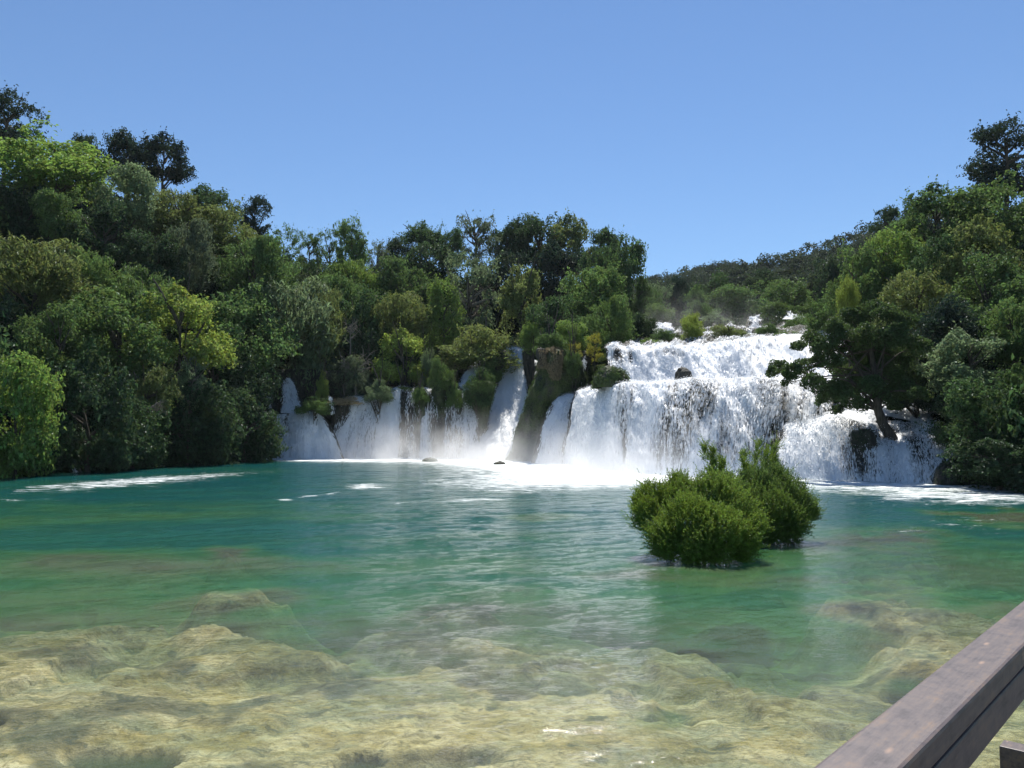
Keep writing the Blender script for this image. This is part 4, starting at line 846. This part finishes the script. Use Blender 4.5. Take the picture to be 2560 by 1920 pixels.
cen = np.stack([gx(px, D), D, Z+1.5], -1); rad = r.uniform(1.8, 4.2, nC); k = np.repeat(np.arange(nC), 95); d = unit(r.normal(size=(len(k), 3))+[0, 0, .5]); d[:, 2] = np.abs(d[:, 2])
asp = r.choice([.8, 1.0, 1.7], nC, p=[.45, .4, .15])
P = cen[k]+d*np.stack([rad[k], rad[k], rad[k]*asp[k]*1.1], -1)*r.uniform(.7, 1.08, len(k))[:, None]
V, F = cards(P, d+r.normal(size=P.shape)*.5, r.uniform(.6, 1.3, len(P)), r.uniform(.5, .9, len(P)), None, r)
tag(link('forest', mk('forest', V, F), M_leaf, color=(.028, .045, .022)), 'far dark pine forest covering the hill on the horizon', 'forest', kind='stuff')
c0 = at(762, 276, 440); cp = empty('pine_tree', c0, 'tiny pointed conifer standing above the far wooded hill', 'tree')
o = link('crown', PR['pine'][0], None, cp, TONE['black']); o.scale = (2.2, 2.2, 7); o.location = (0, 0, 3)
o = link('trunk', TR[0], None, cp); o.scale = (2, 2, 9); o.location = (0, 0, -6)

# ---------------------------------------------------------------- footbridge railing
def wood_mat():
    m = Mat('painted_timber'); tc = m.n('TexCoord').outputs['Object']
    n = m.noise(m.n('Mapping', i0=tc, Scale=(1, 9, 9)).outputs[0], 6, 6, .65); n2 = m.noise(tc, 16, 5, .7)
    c = m.ramp(m.math('ADD', m.math('MULTIPLY', n, .5), m.math('MULTIPLY', n2, .5)), (.36, (.038, .029, .030)), (.46, (.080, .063, .064)), (.54, (.110, .085, .078)), (.64, (.155, .105, .075)))
    sp_ = m.n('TexVoronoi', Vector=m.n('Mapping', i0=tc, Scale=(1, 3, 3)).outputs[0], Scale=7).outputs['Distance']
    c = m.mix(m.math('MULTIPLY', m.math('SUBTRACT', .16, sp_, clamp=True), 5, clamp=True), c, (.34, .22, .15))
    b = m.n('Bump', Strength=.35, Distance=.004, Height=m.math('ADD', n, n2)).outputs[0]
    return m.surf(m.n('BsdfPrincipled', Base_Color=c, Roughness=.5, Normal=b).outputs[0])
M_wood = wood_mat()
u_ = np.array([math.sin(R(42.2)), math.cos(R(42.2)), 0]); p_ = np.array([u_[1], -u_[0], 0]); zz = np.array([0, 0, 1.])   # along the rail, towards the deck, up
A0 = np.array([.478, 1.373, EYE-.58])          # far top edge of the handrail
def beam(s0, s1, o0, o1, z0, z1, name, parent, off, bev=.006):
    L, W_2, H_2 = (s1-s0)/2, (o1-o0)/2, (z1-z0)/2
    b = MB(); b.box((0, 0, 0), (L, 0, 0), (0, W_2, 0), (0, 0, H_2)); me = b.mesh(name)
    o = link(name, me, M_wood, parent); c = A0+u_*(s0+s1)/2+p_*(o0+o1)/2+zz*(z0+z1)/2-off
    o.location = c; o.rotation_euler = (0, 0, math.atan2(u_[1], u_[0]))
    if bev:
        md = o.modifiers.new('bevel', 'BEVEL'); md.width = bev; md.segments = 2
    return o
e = empty('railing', A0, 'dark weathered timber railing cutting the lower right corner of the photo', 'railing'); off = A0
beam(-4, 7, 0, .118, -.056, 0, 'handrail', e, off, .008)
beam(-4, 7, .06, .108, -.155, -.072, 'rail_board', e, off)
beam(-4, 7, .03, .08, -.0715, -.0565, 'gap_filler', e, off, 0)  # added strip closing the gap under the handrail so it reads dark
beam(-4, 7, .03, .07, -.72, -.60, 'rail_board', e, off)
for s in (-2.6, -.9, 3.4, 5.4): beam(s, s+.1, .076, .17, -1.10, -.077, 'post', e, off)
dk = empty('footbridge', A0-zz*1.1, 'timber footbridge deck behind the railing', 'footbridge'); off = A0-zz*1.1
for i in range(60): beam(-4+i*.18, -4+i*.18+.172, .02, 2.1, -1.14, -1.10, 'plank', dk, off, .003)
beam(-4, 7, .1, .24, -1.34, -1.145, 'beam', dk, off); beam(-4, 7, 1.8, 1.94, -1.34, -1.145, 'beam', dk, off)
for s in (-2.2, 3.70, 6.2): 
    beam(s, s+.12, -.455, .098, -1.25, -1.12, 'joist', dk, off)
for s in (-3, 1.5, 6): beam(s, s+.2, .1, .3, -4.3, -1.35, 'pile', dk, off)

# ---------------------------------------------------------------- mist rising from the falls
def mist(name, label, p0, p1, wid, hgt, dens, seed):
    p0, p1 = np.array(p0, float), np.array(p1, float); L = np.linalg.norm(p1-p0); c = (p0+p1)/2; a = math.atan2(p1[1]-p0[1], p1[0]-p0[0])
    b = MB(); b.box((0, 0, hgt/2), (L/2, 0, 0), (0, wid/2, 0), (0, 0, hgt/2)); me = b.mesh(name)
    m = Mat('mist'); tc = m.n('TexCoord').outputs['Object']; sp_ = m.n('SeparateXYZ', i0=tc)
    x, y, z = sp_.outputs[0], sp_.outputs[1], sp_.outputs[2]
    fx = m.math('SUBTRACT', 1, m.math('POWER', m.math('ABSOLUTE', m.math('DIVIDE', x, L/2)), 2.5), clamp=True)
    fy = m.math('SUBTRACT', 1, m.math('POWER', m.math('ABSOLUTE', m.math('DIVIDE', y, wid/2)), 2), clamp=True)
    nz = m.math('MULTIPLY', m.math('SUBTRACT', m.noise(tc, .32, 3), .36, clamp=True), 4.5, clamp=True)
    fz = m.math('POWER', m.math('SUBTRACT', 1, m.math('DIVIDE', z, hgt), clamp=True), 2.2)
    d = m.math('MULTIPLY', m.math('MULTIPLY', m.math('MULTIPLY', fx, fy), m.math('MULTIPLY', nz, fz)), dens)
    v = m.n('VolumePrincipled', Color=(.97, .98, 1), Anisotropy=.35, Density=d)
    m.t.links.new(v.outputs[0], m.out.inputs['Volume'])
    o = link(name, me, m.m); o.location = (c[0], c[1], c[2]); o.rotation_euler = (0, 0, a)
    tag(o, label, 'mist', kind='stuff')
mist('mist', 'white mist over the foam under the left curtain and diagonal cascade', (gx(345, 97), 97, -.1), (gx(560, 84), 84, -.1), 11, 6.5, .30, 1)
mist('mist', 'white mist at the foot of the widest curtain', (gx(535, 80), 80, -.1), (gx(700, 56.5), 56.5, -.1), 7.5, 5.5, .28, 2)
mist('mist', 'thin mist drifting before the dark trees above the upper falls', (gx(635, 112), 112, 16), (gx(780, 114), 114, 16), 9, 9, .07, 3)
sc.cycles.volume_step_rate = 2.5; sc.cycles.volume_max_steps = 48

# ---------------------------------------------------------------- haze: thin air between here and the far hill
b = MB(); b.box((50, 260, 81), (480, 0, 0), (0, 390, 0), (0, 0, 92))
m = Mat('haze'); v = m.n('VolumePrincipled', Color=(.80, .90, 1), Anisotropy=.2, Density=.00006); m.t.links.new(v.outputs[0], m.out.inputs['Volume'])
tag(link('haze', b.mesh('haze'), m.m), 'thin bluish air in front of the far hill', 'haze', kind='stuff')
